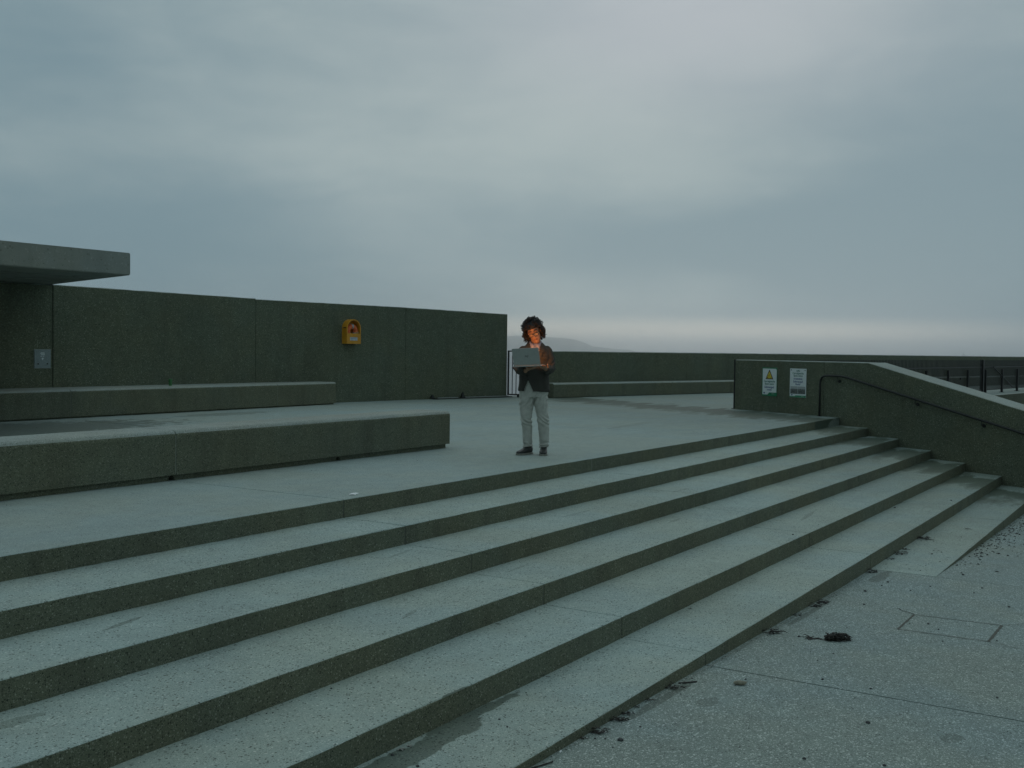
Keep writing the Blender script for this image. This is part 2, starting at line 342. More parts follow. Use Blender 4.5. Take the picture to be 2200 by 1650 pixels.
def round_profile(x0, x1, z0, z1, r_front=0.0, r_back=0.0, seg=4):
    """closed outline in (offset, z): front is x0; rounded upper corners"""
    p = [(x1, z0), (x0, z0)]
    if r_front > 0:
        for i in range(seg + 1):
            a = math.pi - (math.pi / 2) * i / seg; p.append((x0 + r_front + r_front * math.cos(a), z1 - r_front + r_front * math.sin(a)))
    else: p.append((x0, z1))
    if r_back > 0:
        for i in range(seg + 1):
            a = math.pi / 2 - (math.pi / 2) * i / seg; p.append((x1 - r_back + r_back * math.cos(a), z1 - r_back + r_back * math.sin(a)))
    else: p.append((x1, z1))
    return p
def sweep(name, A, B, prof, mats, parent=None, step=0.25, jit=0.002, endb=0.006, top_cos=0.45, zf=None, seed=0.0, smooth=False):
    """profile (offset to the far side, z) swept from plan point A to B; offset grows along the left normal of A->B"""
    A = Vector((A[0], A[1], 0)); B = Vector((B[0], B[1], 0)); L = (B - A).length; d = (B - A) / L; nrm = Vector((-d.y, d.x, 0))
    st = [0.0, endb] + [endb + (L - 2 * endb) * i / max(1, int(L / step)) for i in range(1, max(1, int(L / step)))] + [L - endb, L]
    cx = sum(p[0] for p in prof) / len(prof); cz = sum(p[1] for p in prof) / len(prof)
    n = len(prof); vs = []
    zmax = max(p[1] for p in prof)
    for i, s in enumerate(st):
        endk = i in (0, len(st) - 1)
        for j, (o, z) in enumerate(prof):
            if endk:
                o = o + math.copysign(min(endb, abs(cx - o)), cx - o); z = z + math.copysign(min(endb, abs(cz - z)), cz - z)
            if zf is not None: z = z * zf(s / L)
            q = A + d * s + nrm * o; q.z = z
            if jit:
                q += nrm * (noise.noise(Vector((s * 5.1 + A.x * 7, j * 3.7 + seed, A.y))) * jit) + Vector((0, 0, noise.noise(Vector((s * 4.3 + A.x * 5, 50 + j * 2.9 + seed, A.y))) * jit * (1.0 if z > zmax * 0.5 or j > 1 else 0.3)))
            vs.append(q)
    k = len(st)
    fs = [(i * n + j, i * n + (j + 1) % n, (i + 1) * n + (j + 1) % n, (i + 1) * n + j) for i in range(k - 1) for j in range(n)]
    fs += [tuple(range(n))[::-1], tuple(range((k - 1) * n, k * n))]
    mb = MB().add(vs, fs); me = mb.mesh(name)
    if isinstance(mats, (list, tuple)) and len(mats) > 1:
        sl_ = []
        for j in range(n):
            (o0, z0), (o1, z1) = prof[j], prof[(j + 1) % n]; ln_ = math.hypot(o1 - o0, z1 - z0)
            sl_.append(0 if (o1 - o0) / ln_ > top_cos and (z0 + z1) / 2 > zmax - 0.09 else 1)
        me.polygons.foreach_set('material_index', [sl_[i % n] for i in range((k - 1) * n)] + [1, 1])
    if smooth: me.polygons.foreach_set('use_smooth', [True] * len(me.polygons))
    return link(name, me, mats, parent)

# ------------------------------------------------------------------ sea, hill, ship, haze
SEA_Z = -5.0
mb = MB(); N = 64
vs = [(0, 0, SEA_Z)] + [(14000 * math.cos(2 * math.pi * i / N), 14000 * math.sin(2 * math.pi * i / N), SEA_Z) for i in range(N)]
mb.add(vs, [(0, i + 1, (i + 1) % N + 1) for i in range(N)])
tag(mb.build('sea', M_SEA), 'calm grey blue sea seen between the gate bars', kind='structure')

HP = [(50.0, 0.30), (53.0, 0.46), (56.7, 0.615), (57.5, 0.674), (58.0, 0.705), (58.95, 0.69), (59.6, 0.66), (60.0, 0.633), (60.84, 0.571), (61.33, 0.455), (61.67, 0.338), (61.92, 0.20), (62.33, 0.15), (63.2, 0.07), (63.9, 0.045), (64.2, -0.05)]
DH = 6000.0; vs = []; fs = []; nr = 9; na = 120
for i in range(na + 1):
    a = 50.0 + (64.2 - 50.0) * i / na
    for k in range(len(HP) - 1):
        if HP[k][0] <= a <= HP[k + 1][0]:
            u = (a - HP[k][0]) / (HP[k + 1][0] - HP[k][0]); e = HP[k][1] * (1 - u) + HP[k + 1][1] * u; break
    e += 0.012 * noise.fractal(Vector((a * 2.5, 0.3, 0)), 1.0, 2.0, 4) * min(1.0, e / 0.3)
    H = max(0.0, math.tan(R_(e)) * DH + 1.276 - SEA_Z)
    for j in range(nr):
        u = j / (nr - 1) * 2 - 1; r = DH + u * 700
        hgt = H * max(0.0, 1 - abs(u) ** 1.6) * (r / DH) * (1 + 0.25 * noise.noise(Vector((a * 3, u * 3, 5))) * abs(u))
        vs.append((math.sin(R_(a)) * r, math.cos(R_(a)) * r, SEA_Z - 0.2 + hgt))
fs = [(i * nr + j, i * nr + j + 1, (i + 1) * nr + j + 1, (i + 1) * nr + j) for i in range(na) for j in range(nr - 1)]
hl = MB().add(vs, fs).build('hill', M_HILL, smooth=True); tag(hl, 'pale hazy headland across the bay behind the sea wall', kind='structure')

sa = R_(80.31); sp = Vector((math.sin(sa) * 6200, math.cos(sa) * 6200, SEA_Z)); sh = empty('ship', sp, -sa)
tag(sh, 'tiny hazy ship on the horizon above the sea wall', 'ship')
MB().prism([(-13, -4), (9, -4), (16, 0), (9, 4), (-13, 4)], 0.0, 5.5).build('hull', M_SHIP, sh)
MB().box(-10, -3, 5.5, 2, 3, 10).box(-8, -2.5, 10, -1, 2.5, 13.5).build('superstructure', M_SHIP, sh)
MB().tube([(-5, 0, 13.5), (-5, 0, 23)], 0.6, 6).tube([(-8, 0, 18), (-2, 0, 18)], 0.3, 5).build('mast', M_SHIP, sh)

HAZE = True
if HAZE:
    hz = MB().box(-14200, -14200, SEA_Z - 1.0, 14200, 14200, 98).build('haze', None)
    m = bpy.data.materials.new('thin_sea_haze'); m.use_nodes = True; t = NT(m.node_tree); t.n.clear()
    o_ = t.new('ShaderNodeOutputMaterial'); pv = t.new('ShaderNodeVolumePrincipled'); pv.inputs['Color'].default_value = (0.985, 0.99, 1.0, 1); pv.inputs['Density'].default_value = 3.3e-4
    pv.inputs['Anisotropy'].default_value = 0.965
    t.l.new(pv.outputs[0], o_.inputs['Volume']); hz.data.materials.append(m); tag(hz, 'thin sea haze in the air over the bay', kind='stuff')

# ------------------------------------------------------------------ ground (lower level)
GS = [(-30, -0.40), (-5, -0.66), (4.6, -0.818), (6.8, -0.852), (8.8, -0.891), (10.2, -0.918), (11.35, -0.925), (17.7, -1.081), (30, -1.30), (60, -1.45)]
def gz(s):
    for k in range(len(GS) - 1):
        if s <= GS[k + 1][0]:
            u = (s - GS[k][0]) / (GS[k + 1][0] - GS[k][0]); return GS[k][1] * (1 - u) + GS[k + 1][1] * u
    return GS[-1][1]
JS = [6.913 + 4.402 * k for k in range(-5, 5)]       # the joints that run through steps, plaza and ground
def ground_slab(s0, s1, t0, t1, parent):
    xs = sorted(set([s0, s1] + [g[0] for g in GS if s0 < g[0] < s1] + [s0 + (s1 - s0) * i / 6 for i in range(1, 6)]))
    vs = []
    for x in xs:
        z = gz(x); bz = 0.004
        vs += [(x, t0, z - 0.12), (x, t0, z - bz), (x, t0 + 0.006, z), (x, t1 - 0.006, z), (x, t1, z - bz), (x, t1, z - 0.12)]
    k = len(xs); n = 6
    fs = [(i * n + j, i * n + (j + 1) % n, (i + 1) * n + (j + 1) % n, (i + 1) * n + j) for i in range(k - 1) for j in range(n)]
    fs += [tuple(range(n))[::-1], tuple(range((k - 1) * n, k * n))]
    return MB().add(vs, fs).build('paving_slab', M_GROUND, parent)
ground = empty('ground', (0, 0, 0)); tag(ground, 'pale pebbled concrete pavement sloping at the foot of the steps', kind='structure')
MB().add([(-40, -40, -1.9), (70, -40, -1.9), (70, 6.5, -1.9), (-40, 6.5, -1.9)], [(0, 1, 2, 3)]).build('bedding', M_DARK, ground)
gj = [-30.0] + JS[2:] + [30.0]
for a, b_ in zip(gj[:-1], gj[1:]):
    ga_ = 0.008 if abs(a - 6.913) < 0.1 else 0.004; gb_ = 0.008 if abs(b_ - 6.913) < 0.1 else 0.004
    ground_slab(a + ga_, b_ - gb_, -6.0, 2.80, ground)
    ground_slab(a + 0.004, b_ - 0.004, -30.0, -6.008, ground)
for s in JS[2:]:
    MB().add([(s - 0.01, -6, gz(s) - 0.016), (s + 0.01, -6, gz(s) - 0.016), (s + 0.01, 2.79, gz(s) - 0.016), (s - 0.01, 2.79, gz(s) - 0.016)], [(0, 1, 2, 3)]).build('joint_sealant', M_DARK, ground)
# patched rectangle with wide filled joints and hairline cracks running out of its corners
PT = [(8.83, 1.945), (9.46, 1.955), (9.50, 1.285), (8.85, 1.285)]
def ribbon(pts, wd, name, mat, dz=0.002):
    vs = []
    for i, p in enumerate(pts):
        p = Vector((p[0], p[1], 0)); q = Vector((*pts[min(i + 1, len(pts) - 1)], 0)); r = Vector((*pts[max(i - 1, 0)], 0)); d = (q - r).normalized(); n_ = Vector((-d.y, d.x, 0))
        wv_ = (wd if not isinstance(wd, (list, tuple)) else wd[i]) * (1 + 0.35 * noise.noise(Vector((i * 1.7, p.x * 3, p.y))))
        for sg in (-1, 1):
            v = p + n_ * wv_ * 0.5 * sg; vs.append((v.x, v.y, gz(v.x) + dz))
    return MB().add(vs, [(2 * i, 2 * i + 1, 2 * i + 3, 2 * i + 2) for i in range(len(pts) - 1)]).build(name, mat, ground)
def wob(a, b_, n=14, amp=0.006):
    return [(a[0] + (b_[0] - a[0]) * i / n + amp * noise.noise(Vector((i * 0.9, a[0], a[1]))) * (0 < i < n), a[1] + (b_[1] - a[1]) * i / n + amp * noise.noise(Vector((i * 0.9, a[1], 9))) * (0 < i < n)) for i in range(n + 1)]
ribbon(wob(PT[0], PT[1]), 0.019, 'patch_joint', M_SEALD); ribbon(wob(PT[2], PT[3]), 0.022, 'patch_joint', M_SEALD)
ribbon(wob(PT[1], PT[2]), 0.011, 'patch_joint', M_SEALD, 0.0045); ribbon(wob(PT[3], PT[0]), 0.011, 'patch_joint', M_SEALD, 0.0045)
ribbon(wob(PT[1], (9.62, 2.13), 8, 0.02), 0.009, 'crack', M_DARK, 0.006); ribbon(wob(PT[0], (8.86, 2.18), 8, 0.012), 0.005, 'crack', M_SEALD, 0.006)
ribbon(wob(PT[2], (9.75, 1.05), 8, 0.03), 0.007, 'crack', M_SEALD, 0.006); ribbon(wob(PT[3], (8.74, 1.06), 8, 0.02), 0.006, 'crack', M_SEALD, 0.006)
ribbon(wob((6.0, 2.74), (10.0, 2.742), 30, 0.012), 0.006, 'crack', M_SEAL, 0.002)

# ------------------------------------------------------------------ steps and plaza
T = [None, 6.0043, 5.353, 4.706, 4.055, 3.411, 2.775, 2.14]
RIS = 0.1535
steps = empty('steps'); tag(steps, 'broad flight of shallow concrete steps up to the plaza', kind='structure')
plaza = empty('plaza'); tag(plaza, 'pale concrete plaza at the top of the steps', kind='structure')
bays = JS + [26.0]
def bay_list(smax): 
    e = [j for j in JS if j < smax - 0.3] + [smax]
    return list(zip(e[:-1], e[1:]))
for i in range(2, 8):
    smax = CHEEK[0] + CHEEK[1] * T[i] + 0.45
    top = -RIS * (i - 1)
    for (a, b_) in bay_list(smax):
        if i == 7:
            if b_ < 11.4: continue
        pr = round_profile(0.0, T[i - 1] - T[i] + 0.02, -0.18, 0.0, 0.009, 0.0, 3)
        pr = [(o, z + top) for o, z in pr]
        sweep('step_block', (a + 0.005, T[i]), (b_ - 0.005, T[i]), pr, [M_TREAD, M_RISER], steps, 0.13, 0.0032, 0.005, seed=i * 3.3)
    for s in JS:
        if s < smax - 0.4 and not (i == 7 and s < 11.5):
            light = (abs(s - 11.315) < 0.1 and i in (2, 3, 4)) or (s > 15 and i in (3,))
            MB().box(s - 0.006, T[i] + 0.004, top - 0.152, s + 0.006, T[i] + 0.008, top - 0.006).build('joint_sealant', M_SEAL if light else M_SEALD, steps)
            MB().box(s - 0.007, T[i] + 0.010, top - 0.03, s + 0.007, T[i - 1] - 0.002, top - 0.007).build('joint_sealant', M_DARK, steps)
# plaza slabs: the front edge of each is the top riser
PB = 17.2
for (a, b_) in bay_list(20.119):
    pr = round_profile(0.0, PB - T[1], -0.185, 0.0, 0.009, 0.0, 3)
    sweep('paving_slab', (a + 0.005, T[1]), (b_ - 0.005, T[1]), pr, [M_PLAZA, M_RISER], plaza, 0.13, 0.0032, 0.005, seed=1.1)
pj = JS[:-1] + [20.119]
def poly_slab(poly, name='paving_slab'):
    return MB().prism(poly, -0.185, 0.0).build(name, M_PLAZA, plaza)
def edge_t(s): return 6.95 - (s - 23.9) * 0.1242
s0 = 20.122
FAR = lambda s: 14.34 - (s - 24.8) * 0.2747
poly_slab([(s0, T[1]), (21.90, T[1]), (22.6, 7.0), (24.521, 6.9), (24.521, FAR(24.5) + 1.6), (s0, 17.2)])
for k in range(0, 9):
    a = 24.527 + k * 4.402; b_ = a + 4.396
    poly_slab([(a, edge_t(a)), (b_, edge_t(b_)), (b_, FAR(b_) + 1.2), (a, FAR(a) + (1.7 if k == 0 else 1.2))])
for s in pj:
    light = abs(s - 11.315) < 0.1
    MB().box(s - 0.006, T[1] + 0.004, -0.152, s + 0.006, T[1] + 0.008, -0.006).build('joint_sealant', M_SEAL if light else M_SEALD, plaza)
    MB().box(s - 0.007, T[1] + 0.010, -0.03, s + 0.007, 16.0, -0.007).build('joint_sealant', M_DARK, plaza)
# pale kerb along the railed edge of the plaza
kb = MB(); vs = []
for s in (23.6, 62.0):
    vs += [(s, edge_t(s) - 0.02, -0.9), (s, edge_t(s) - 0.02, 0.03), (s, edge_t(s) + 0.16, 0.03), (s, edge_t(s) + 0.16, -0.9)]
kb.add(vs, [(0, 1, 5, 4), (1, 2, 6, 5), (2, 3, 7, 6), (0, 3, 2, 1), (4, 5, 6, 7)])
me = kb.mesh('kerb')
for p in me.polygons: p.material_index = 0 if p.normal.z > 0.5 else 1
tag(link('kerb', me, [M_CAP, M_WALL]), 'low concrete kerb under the railings behind the stair wall', kind='structure')

# ------------------------------------------------------------------ walls
def top_jitter_panel(name, A, B, prof, parent, zf=None, mats=None, seed=0, jit=0.006, step=0.12):
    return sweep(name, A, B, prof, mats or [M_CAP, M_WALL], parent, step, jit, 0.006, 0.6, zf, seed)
W = [(5.2, 17.19), (11.85, 17.0), (16.55, 16.85), (20.95, 16.28), (24.35, 15.52)]
WT = [(2.290, 2.290), (2.296, 2.268), (2.253, 2.249), (2.248, 2.194)]
wall = empty('concrete_wall', (0, 0, 0)); tag(wall, 'tall dark aggregate concrete wall behind the long benches, with the lifebuoy box on it', 'wall')
for i in range(4):
    A = Vector(W[i]); B = Vector(W[i + 1]); d = (B - A).normalized(); nrm = Vector((-d.y, d.x))
    off = 0.012 if i == 0 else 0.0
    A2 = A + d * 0.003 + nrm * off; B2 = B - d * 0.003 + nrm * off
    za, zb = WT[i]
    pr = [(0.42, -0.05), (0.0, -0.05), (0.0, 0.6), (0.0, za - 0.012), (0.012, za), (0.42, za)]
    top_jitter_panel('wall_panel', A2, B2, pr, wall, (lambda u, q=zb / za: 1 + (q - 1) * u), seed=i * 7.7)
    MB().tube([(B.x + nrm.x * 0.02, B.y + nrm.y * 0.02, 0), (B.x + nrm.x * 0.02, B.y + nrm.y * 0.02, zb - 0.03)], 0.006, 6).build('panel_joint', M_JOINTW, wall) if i < 3 else None
# thin pale threshold and its dark stops at the foot of the wall
A = Vector(W[3]); B = Vector(W[4]); d = (B - A).normalized(); nrm = Vector((-d.y, d.x)); ang = math.atan2(d.y, d.x)
th = empty('foot_edging', (A.x, A.y, 0), ang); tag(th, 'thin pale strip along the foot of the tall wall beside the gate', 'edging')
MB().box(0.85, -0.20, 0.0, 3.5, -0.02, 0.022).build('base_strip', M_DARK, th)
MB().box(0.95, -0.14, 0.022, 1.62, -0.10, 0.045).box(1.80, -0.14, 0.022, 3.42, -0.10, 0.045).build('pale_edge', M_GALV, th)  # narrow pale strip in two lengths on a dark base
for q, hh, lb in ((0.77, 0.10, 'low black wedge stop at the wall foot, nearer the bench end'), (1.79, 0.14, 'taller black wedge stop at the wall foot, nearer the gate')):
    e = empty('wall_stop', (A.x + d.x * q - nrm.x * 0.12, A.y + d.y * q - nrm.y * 0.12, 0.022), ang); tag(e, lb, 'stop', 'black stops at the wall foot')
    MB().box(-0.055, -0.05, 0, 0.055, 0.05, 0.02).build('foot', M_BLACK, e)
    MB().add([(-0.05, -0.03, 0.02), (0.05, -0.03, 0.02), (0.05, 0.03, 0.02), (-0.05, 0.03, 0.02), (-0.012, -0.012, hh), (0.012, -0.012, hh), (0.012, 0.012, hh), (-0.012, 0.012, hh)],
             [(0, 1, 5, 4), (1, 2, 6, 5), (2, 3, 7, 6), (3, 0, 4, 7), (4, 5, 6, 7), (0, 3, 2, 1)]).build('wedge', M_BLACK, e)

# far sea wall
fw = empty('sea_wall', (0, 0, 0)); tag(fw, 'long low sea wall of dark concrete running along the horizon', 'wall')
fd = Vector((1, -0.2747)).normalized(); fn = Vector((-fd.y, fd.x)); F0 = Vector((24.80, 14.34))
q = 0.0; lens = [6.2] + [5.0] * 8
for i, L in enumerate(lens):
    A = F0 + fd * (q + 0.005) + fn * 0.52; B = F0 + fd * (q + L - 0.005) + fn * 0.52
    zt = 1.232 + 0.006 * noise.noise(Vector((i * 2.2, 1, 4)))
    top_jitter_panel('wall_panel', A, B, [(0.40, -0.05), (0, -0.05), (0, 0.5), (0, zt - 0.015), (0.015, zt), (0.40, zt)], fw, seed=30 + i, step=0.3, jit=0.008)
    q += L

def bench(name, label, A, B, joints, h, depth, plinth, holes, parent_grp, seed):
    e = empty(name, (0, 0, 0)); tag(e, label, 'bench', parent_grp)
    A = Vector(A); B = Vector(B); L = (B - A).length; d = (B - A) / L; nrm = Vector((-d.y, d.x))
    js = [0.0] + joints + [L]
    for a, b_ in zip(js[:-1], js[1:]):
        pr = round_profile(0.0, depth, plinth - 0.006, h, 0.06, 0.05, 7)
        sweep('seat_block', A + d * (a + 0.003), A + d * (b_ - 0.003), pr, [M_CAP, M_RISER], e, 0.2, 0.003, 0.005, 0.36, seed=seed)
    for j in joints:
        p = A + d * j; MB().tube([(p.x + nrm.x * 0.008, p.y + nrm.y * 0.008, plinth), (p.x + nrm.x * 0.008, p.y + nrm.y * 0.008, h - 0.05)], 0.0055, 6).build('joint_sealant', M_SEAL, e)
    # plinth with arched drain holes
    rec = 0.045
    pts = [(0.02, 0.0)]
    for hpos in holes:
        r = 0.032
        pts.append((hpos - r * 1.15, 0.0))
        for k in range(9):
            a = math.pi - math.pi * k / 8; pts.append((hpos + r * 1.15 * math.cos(a), 0.002 + r * 1.45 * math.sin(a)))
        pts.append((hpos + r * 1.15, 0.0))
    pts += [(L - 0.035, 0.0), (L - 0.035, plinth), (0.02, plinth)]
    vs = []
    n_ = len(pts)
    for o in (rec, depth - rec):
        for (u, z) in pts:
            p = A + d * u + nrm * o; vs.append((p.x, p.y, z))
    fs = [tuple(range(n_)), tuple(range(n_, 2 * n_))[::-1]] + [(i, (i + 1) % n_, n_ + (i + 1) % n_, n_ + i) for i in range(n_)]
    MB().add(vs, fs).build('plinth', M_RISER, e)
    return e
bench('concrete_bench', 'long low concrete bench nearest the steps, with two drain holes in its foot', (-2.0, 8.062), (11.318, 8.062), [4.511, 8.913], 0.475, 0.55, 0.062, [8.896, 11.227], 'long concrete benches', 3.0)
b2 = bench('concrete_bench', 'rear concrete bench built against the tall wall below the lifebuoy box', (2.0, 16.1), (18.25, 16.1), [4.7, 9.567, 14.448], 0.492, 0.95, 0.035, [], 'long concrete benches', 8.0)
Bq = F0 + fd * 40
bench('concrete_bench', 'far concrete bench along the low sea wall to the right of the standing man', F0, Bq, [2.1, 4.9, 8.0, 13, 18, 23, 28, 33], 0.385, 0.52, 0.02, [], 'long concrete benches', 12.0)

# ------------------------------------------------------------------ canopy
cn = empty('canopy', (0, 0, 0)); tag(cn, 'flat concrete canopy slab jutting out over the rear bench', 'canopy')
P0 = (10.71, 13.506); P1 = (11.86, 17.05); P2 = (12.25, 18.2)
mb = MB().prism([(1.0, 13.506), P0, P2, (1.0, 18.2)], 2.297, 2.628)
me = mb.mesh('roof_slab'); bm = bmesh.new(); bm.from_mesh(me); bmesh.ops.bevel(bm, geom=bm.edges[:], offset=0.012, segments=2, affect='EDGES'); bm.to_mesh(me); bm.free()
link('roof_slab', me, M_FASCIA, cn)
for k, tt in enumerate((14.6, 15.8)):
    MB().box(1.0, tt - 0.006, 2.290, 11.0 + 0.3 * k, tt + 0.006, 2.2965).build('soffit_board_mark', M_FASCIA, cn)

# ------------------------------------------------------------------ stair side wall (cheek wall)
ck = empty('stair_wall', (0, 0, 0)); tag(ck, 'concrete side wall that steps down beside the stairs and carries the two warning signs', 'wall')
CA = Vector((CHEEK[0] + CHEEK[1] * 8.72, 8.72)); dK = Vector((-CHEEK[1], -1)).normalized(); nK = Vector((-dK.y, dK.x))   # far side
def ckp(u, off=0.0): return CA + dK * u + nK * off
def u_of(s, t_): return (Vector((s, t_)) - CA).dot(dK)
UK = u_of(21.318, 5.369) - 0.05                              # where the top starts to fall
def cktop(u): return 1.105 if u < UK else 1.105 - 0.2205 * (u - UK)
UJ = u_of(21.835, 6.43)
THK = 0.50
def cheek_part(u0, u1, name):
    us = sorted(set([u0, u1] + ([UK] if u0 < UK < u1 else []) + [u0 + (u1 - u0) * i / 24 for i in range(1, 24)]))
    vs = []
    for u in us:
        zt = cktop(u) + 0.004 * noise.noise(Vector((u * 4, 2, 7))); r = 0.012
        for (o, z) in ((THK, -2.2), (0.0, -2.2), (0.0, -0.6), (0.0, 0.2 if zt > 0.4 else zt - 0.3), (0.0, zt - r), (r, zt), (THK - r, zt), (THK, zt - r)):
            p = ckp(u, o); vs.append((p.x, p.y, z))
    n_ = 8; k = len(us)
    fs = [(i * n_ + j, i * n_ + (j + 1) % n_, (i + 1) * n_ + (j + 1) % n_, (i + 1) * n_ + j) for i in range(k - 1) for j in range(n_)] + [tuple(range(n_))[::-1], tuple(range((k - 1) * n_, k * n_))]
    me = MB().add(vs, fs).mesh(name)
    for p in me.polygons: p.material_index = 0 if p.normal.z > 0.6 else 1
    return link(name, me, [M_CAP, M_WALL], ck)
cheek_part(0.0, UJ - 0.004, 'wall_panel'); cheek_part(UJ + 0.004, UJ + 12.0, 'wall_panel')
p = ckp(UJ, 0.02); MB().tube([(p.x, p.y, -0.1), (p.x, p.y, 1.08)], 0.009, 6).build('panel_joint', M_JOINTW, ck)

# handrail on the stair wall
hr = empty('handrail', (0, 0, 0)); tag(hr, 'dark round steel handrail fixed to the stair side wall', 'handrail')
def hp(u, z, off=-0.075): 
    q = ckp(u, off); return Vector((q.x, q.y, z))
ub = u_of(21.80, 6.38) - 0.09
pts = [hp(ub, 0.0), hp(ub, 0.55), hp(ub, 0.66), hp(ub + 0.012, 0.735), hp(ub + 0.05, 0.79), hp(ub + 0.11, 0.818), hp(ub + 0.20, 0.826), hp(ub + 0.42, 0.826), hp(ub + 0.58, 0.822), hp(ub + 0.70, 0.805)]
z_ = 0.805; u_ = ub + 0.70
for k in range(1, 12):
    pts.append(hp(u_ + k * 0.8, z_ - 0.2125 * k * 0.8))
MB().tube(pts, 0.022, 12).build('rail', M_RAIL, hr, True)
for du in (0.45, 2.35, 3.75, 5.6):
    zc = 0.815 if du < 0.6 else z_ - 0.2125 * (du - 0.70)
    a0 = hp(ub + du, zc - 0.015); a1 = hp(ub + du, zc - 0.085); a2 = hp(ub + du, zc - 0.095, -0.012)
    MB().tube([a0, a1, a2], 0.008, 8).tube([hp(ub + du, zc - 0.095, -0.012), hp(ub + du, zc - 0.095, -0.001)], 0.035, 12).build('bracket', M_RAIL, hr)
MB().tube([hp(ub, 0.0), hp(ub, 0.012)], 0.045, 14).build('floor_flange', M_RAIL, hr)

# gate post at the end of the stair wall
gp = empty('gate_post', (*ckp(-0.10, 0.10), 0), math.atan2(dK.y, dK.x)); tag(gp, 'slim black steel post standing at the end of the stair side wall', 'post')
MB().box(-0.025, -0.035, 0.0, 0.025, 0.035, 1.11).build('upright', M_BLACK, gp)
MB().box(0.025, -0.02, 0.02, 0.105, 0.02, 0.05).build('bottom_fixing', M_BLACK, gp)
MB().box(-0.06, -0.06, 0.0, 0.06, 0.06, 0.012).build('base_plate', M_BLACK, gp)
for z in (0.55, 0.80): MB().tube([(0.035, 0.0, z - 0.03), (0.035, 0.0, z + 0.03)], 0.018, 10).box(0.02, -0.012, z - 0.012, 0.105, 0.012, z + 0.012).build('hinge', M_BLACK, gp)

# ------------------------------------------------------------------ railings
def bar_mesh(w_, d_, h): return MB().box(-w_ / 2, -d_ / 2, 0, w_ / 2, d_ / 2, h).mesh('bar')
def railing(name, label, A, B, h, spacing, group, extras=True):
    A = Vector(A); B = Vector(B); L = (B - A).length; ang = math.atan2((B - A).y, (B - A).x)
    e = empty(name, (A.x, A.y, 0), ang); tag(e, label, 'railing', group)
    me = bar_mesh(0.036, 0.014, h - 0.10); me.materials.append(M_BLACK)
    n_ = int(L / spacing)
    for i in range(n_):
        o = bpy.data.objects.new('bar', me); COL.objects.link(o); o.parent = e; o.location = (0.05 + i * spacing, 0, 0.10)
    MB().box(0, -0.02, 0.10, L, 0.02, 0.125).build('bottom_rail', M_BLACK, e)
    return e, L
re_, RL = railing('railing', 'long black barred railing along the edge behind the stair side wall', (24.0, 7.76), (47.0, 5.15), 1.115, 0.112, None)
MB().box(0, -0.016, 0.865, RL, 0.016, 0.895).build('mid_rail', M_BLACK, re_)
u = 1.2
while u < RL:
    MB().box(u - 0.032, -0.09, 0.0, u + 0.032, -0.02, 0.80).box(u - 0.07, -0.13, 0, u + 0.07, 0.02, 0.015).build('post', M_BLACK, re_); u += 2.0
MB().box(14.9, -0.06, 0.0, 15.02, 0.06, 1.12).build('gate_post', M_BLACK, re_)
MB().tube([(16.1, -0.05, 0.88), (18.6, -0.05, 0.16)], 0.022, 8).build('brace', M_BLACK, re_)
for u in (8.4, 10.4, 12.4, 17.0): MB().box(u + 0.14, -0.05, 0.50, u + 0.22, 0.0, 0.56).build('lock_box', M_BLACK, re_)

# gate to the sea between the two walls
A = Vector(W[4]) + Vector((0.004, -0.012)); B = F0 + fn * 0.30 + Vector((-0.02, 0.05)); L = (B - A).length
ga = empty('sea_gate', (A.x, A.y, 0), math.atan2((B - A).y, (B - A).x)); tag(ga, 'black barred steel gate between the tall wall and the sea wall', 'gate')
me = bar_mesh(0.022, 0.022, 1.16); me.materials.append(M_BLACK)
n_ = int((L - 0.06) / 0.100)
for i in range(1, n_):
    o = bpy.data.objects.new('bar', me); COL.objects.link(o); o.parent = ga; o.location = (0.03 + i * (L - 0.06) / n_, 0, 0.06)
MB().box(0.0, -0.02, 0.05, 0.05, 0.02, 1.235).build('frame_post', M_BLACK, ga); MB().box(L - 0.05, -0.02, 0.05, L, 0.02, 1.235).build('frame_post', M_BLACK, ga)
MB().box(0.05, -0.018, 1.20, L - 0.05, 0.018, 1.235).build('frame_rail', M_BLACK, ga); MB().box(0.05, -0.018, 0.05, L - 0.05, 0.018, 0.085).build('frame_rail', M_BLACK, ga)
MB().box(0.26, -0.10, 0.0, 0.42, 0.04, 0.085).build('floor_bolt', M_BLACK, ga)

# ------------------------------------------------------------------ lifebuoy housing and lifebuoy on the wall
A = Vector(W[2]); B = Vector(W[3]); d = (B - A).normalized(); nrm = Vector((d.y, -d.x))       # nrm points to the viewer's side
base = A + d * 2.608 + nrm * 0.003
lh = empty('lifebuoy_housing', (base.x, base.y, 1.345), math.atan2(d.y, d.x)); tag(lh, 'yellow arched lifebuoy box mounted on the tall concrete wall', 'lifebuoy box')
hw, hd, hs, ht = 0.2125, 0.17, 0.355, 0.56           # half width, depth, springing, top (local: x along wall, -y to viewer)
def arch(hw, bot, spring, n=16):
    p = [(-hw, bot), (hw, bot)]
    for k in range(n + 1):
        a = math.pi * k / n; p.append((hw * math.cos(a), spring + hw * math.sin(a)))
    return p
oo = arch(hw, 0, ht - hw); ii = arch(hw - 0.022, 0.022, ht - hw)
n_ = len(oo); vs = []
for y in (0.0, -hd): vs += [(x, y, z) for x, z in oo]
for y in (-0.012, -hd): vs += [(x, y, z) for x, z in ii]
fs = [tuple(range(n_))]
for i in range(n_):
    j = (i + 1) % n_
    fs += [(i, j, n_ + j, n_ + i), (2 * n_ + i, 3 * n_ + i, 3 * n_ + j, 2 * n_ + j), (n_ + i, n_ + j, 3 * n_ + j, 3 * n_ + i)]
fs.append(tuple(range(2 * n_, 3 * n_)))
MB().add(vs, fs).build('shell', M_YEL, lh)
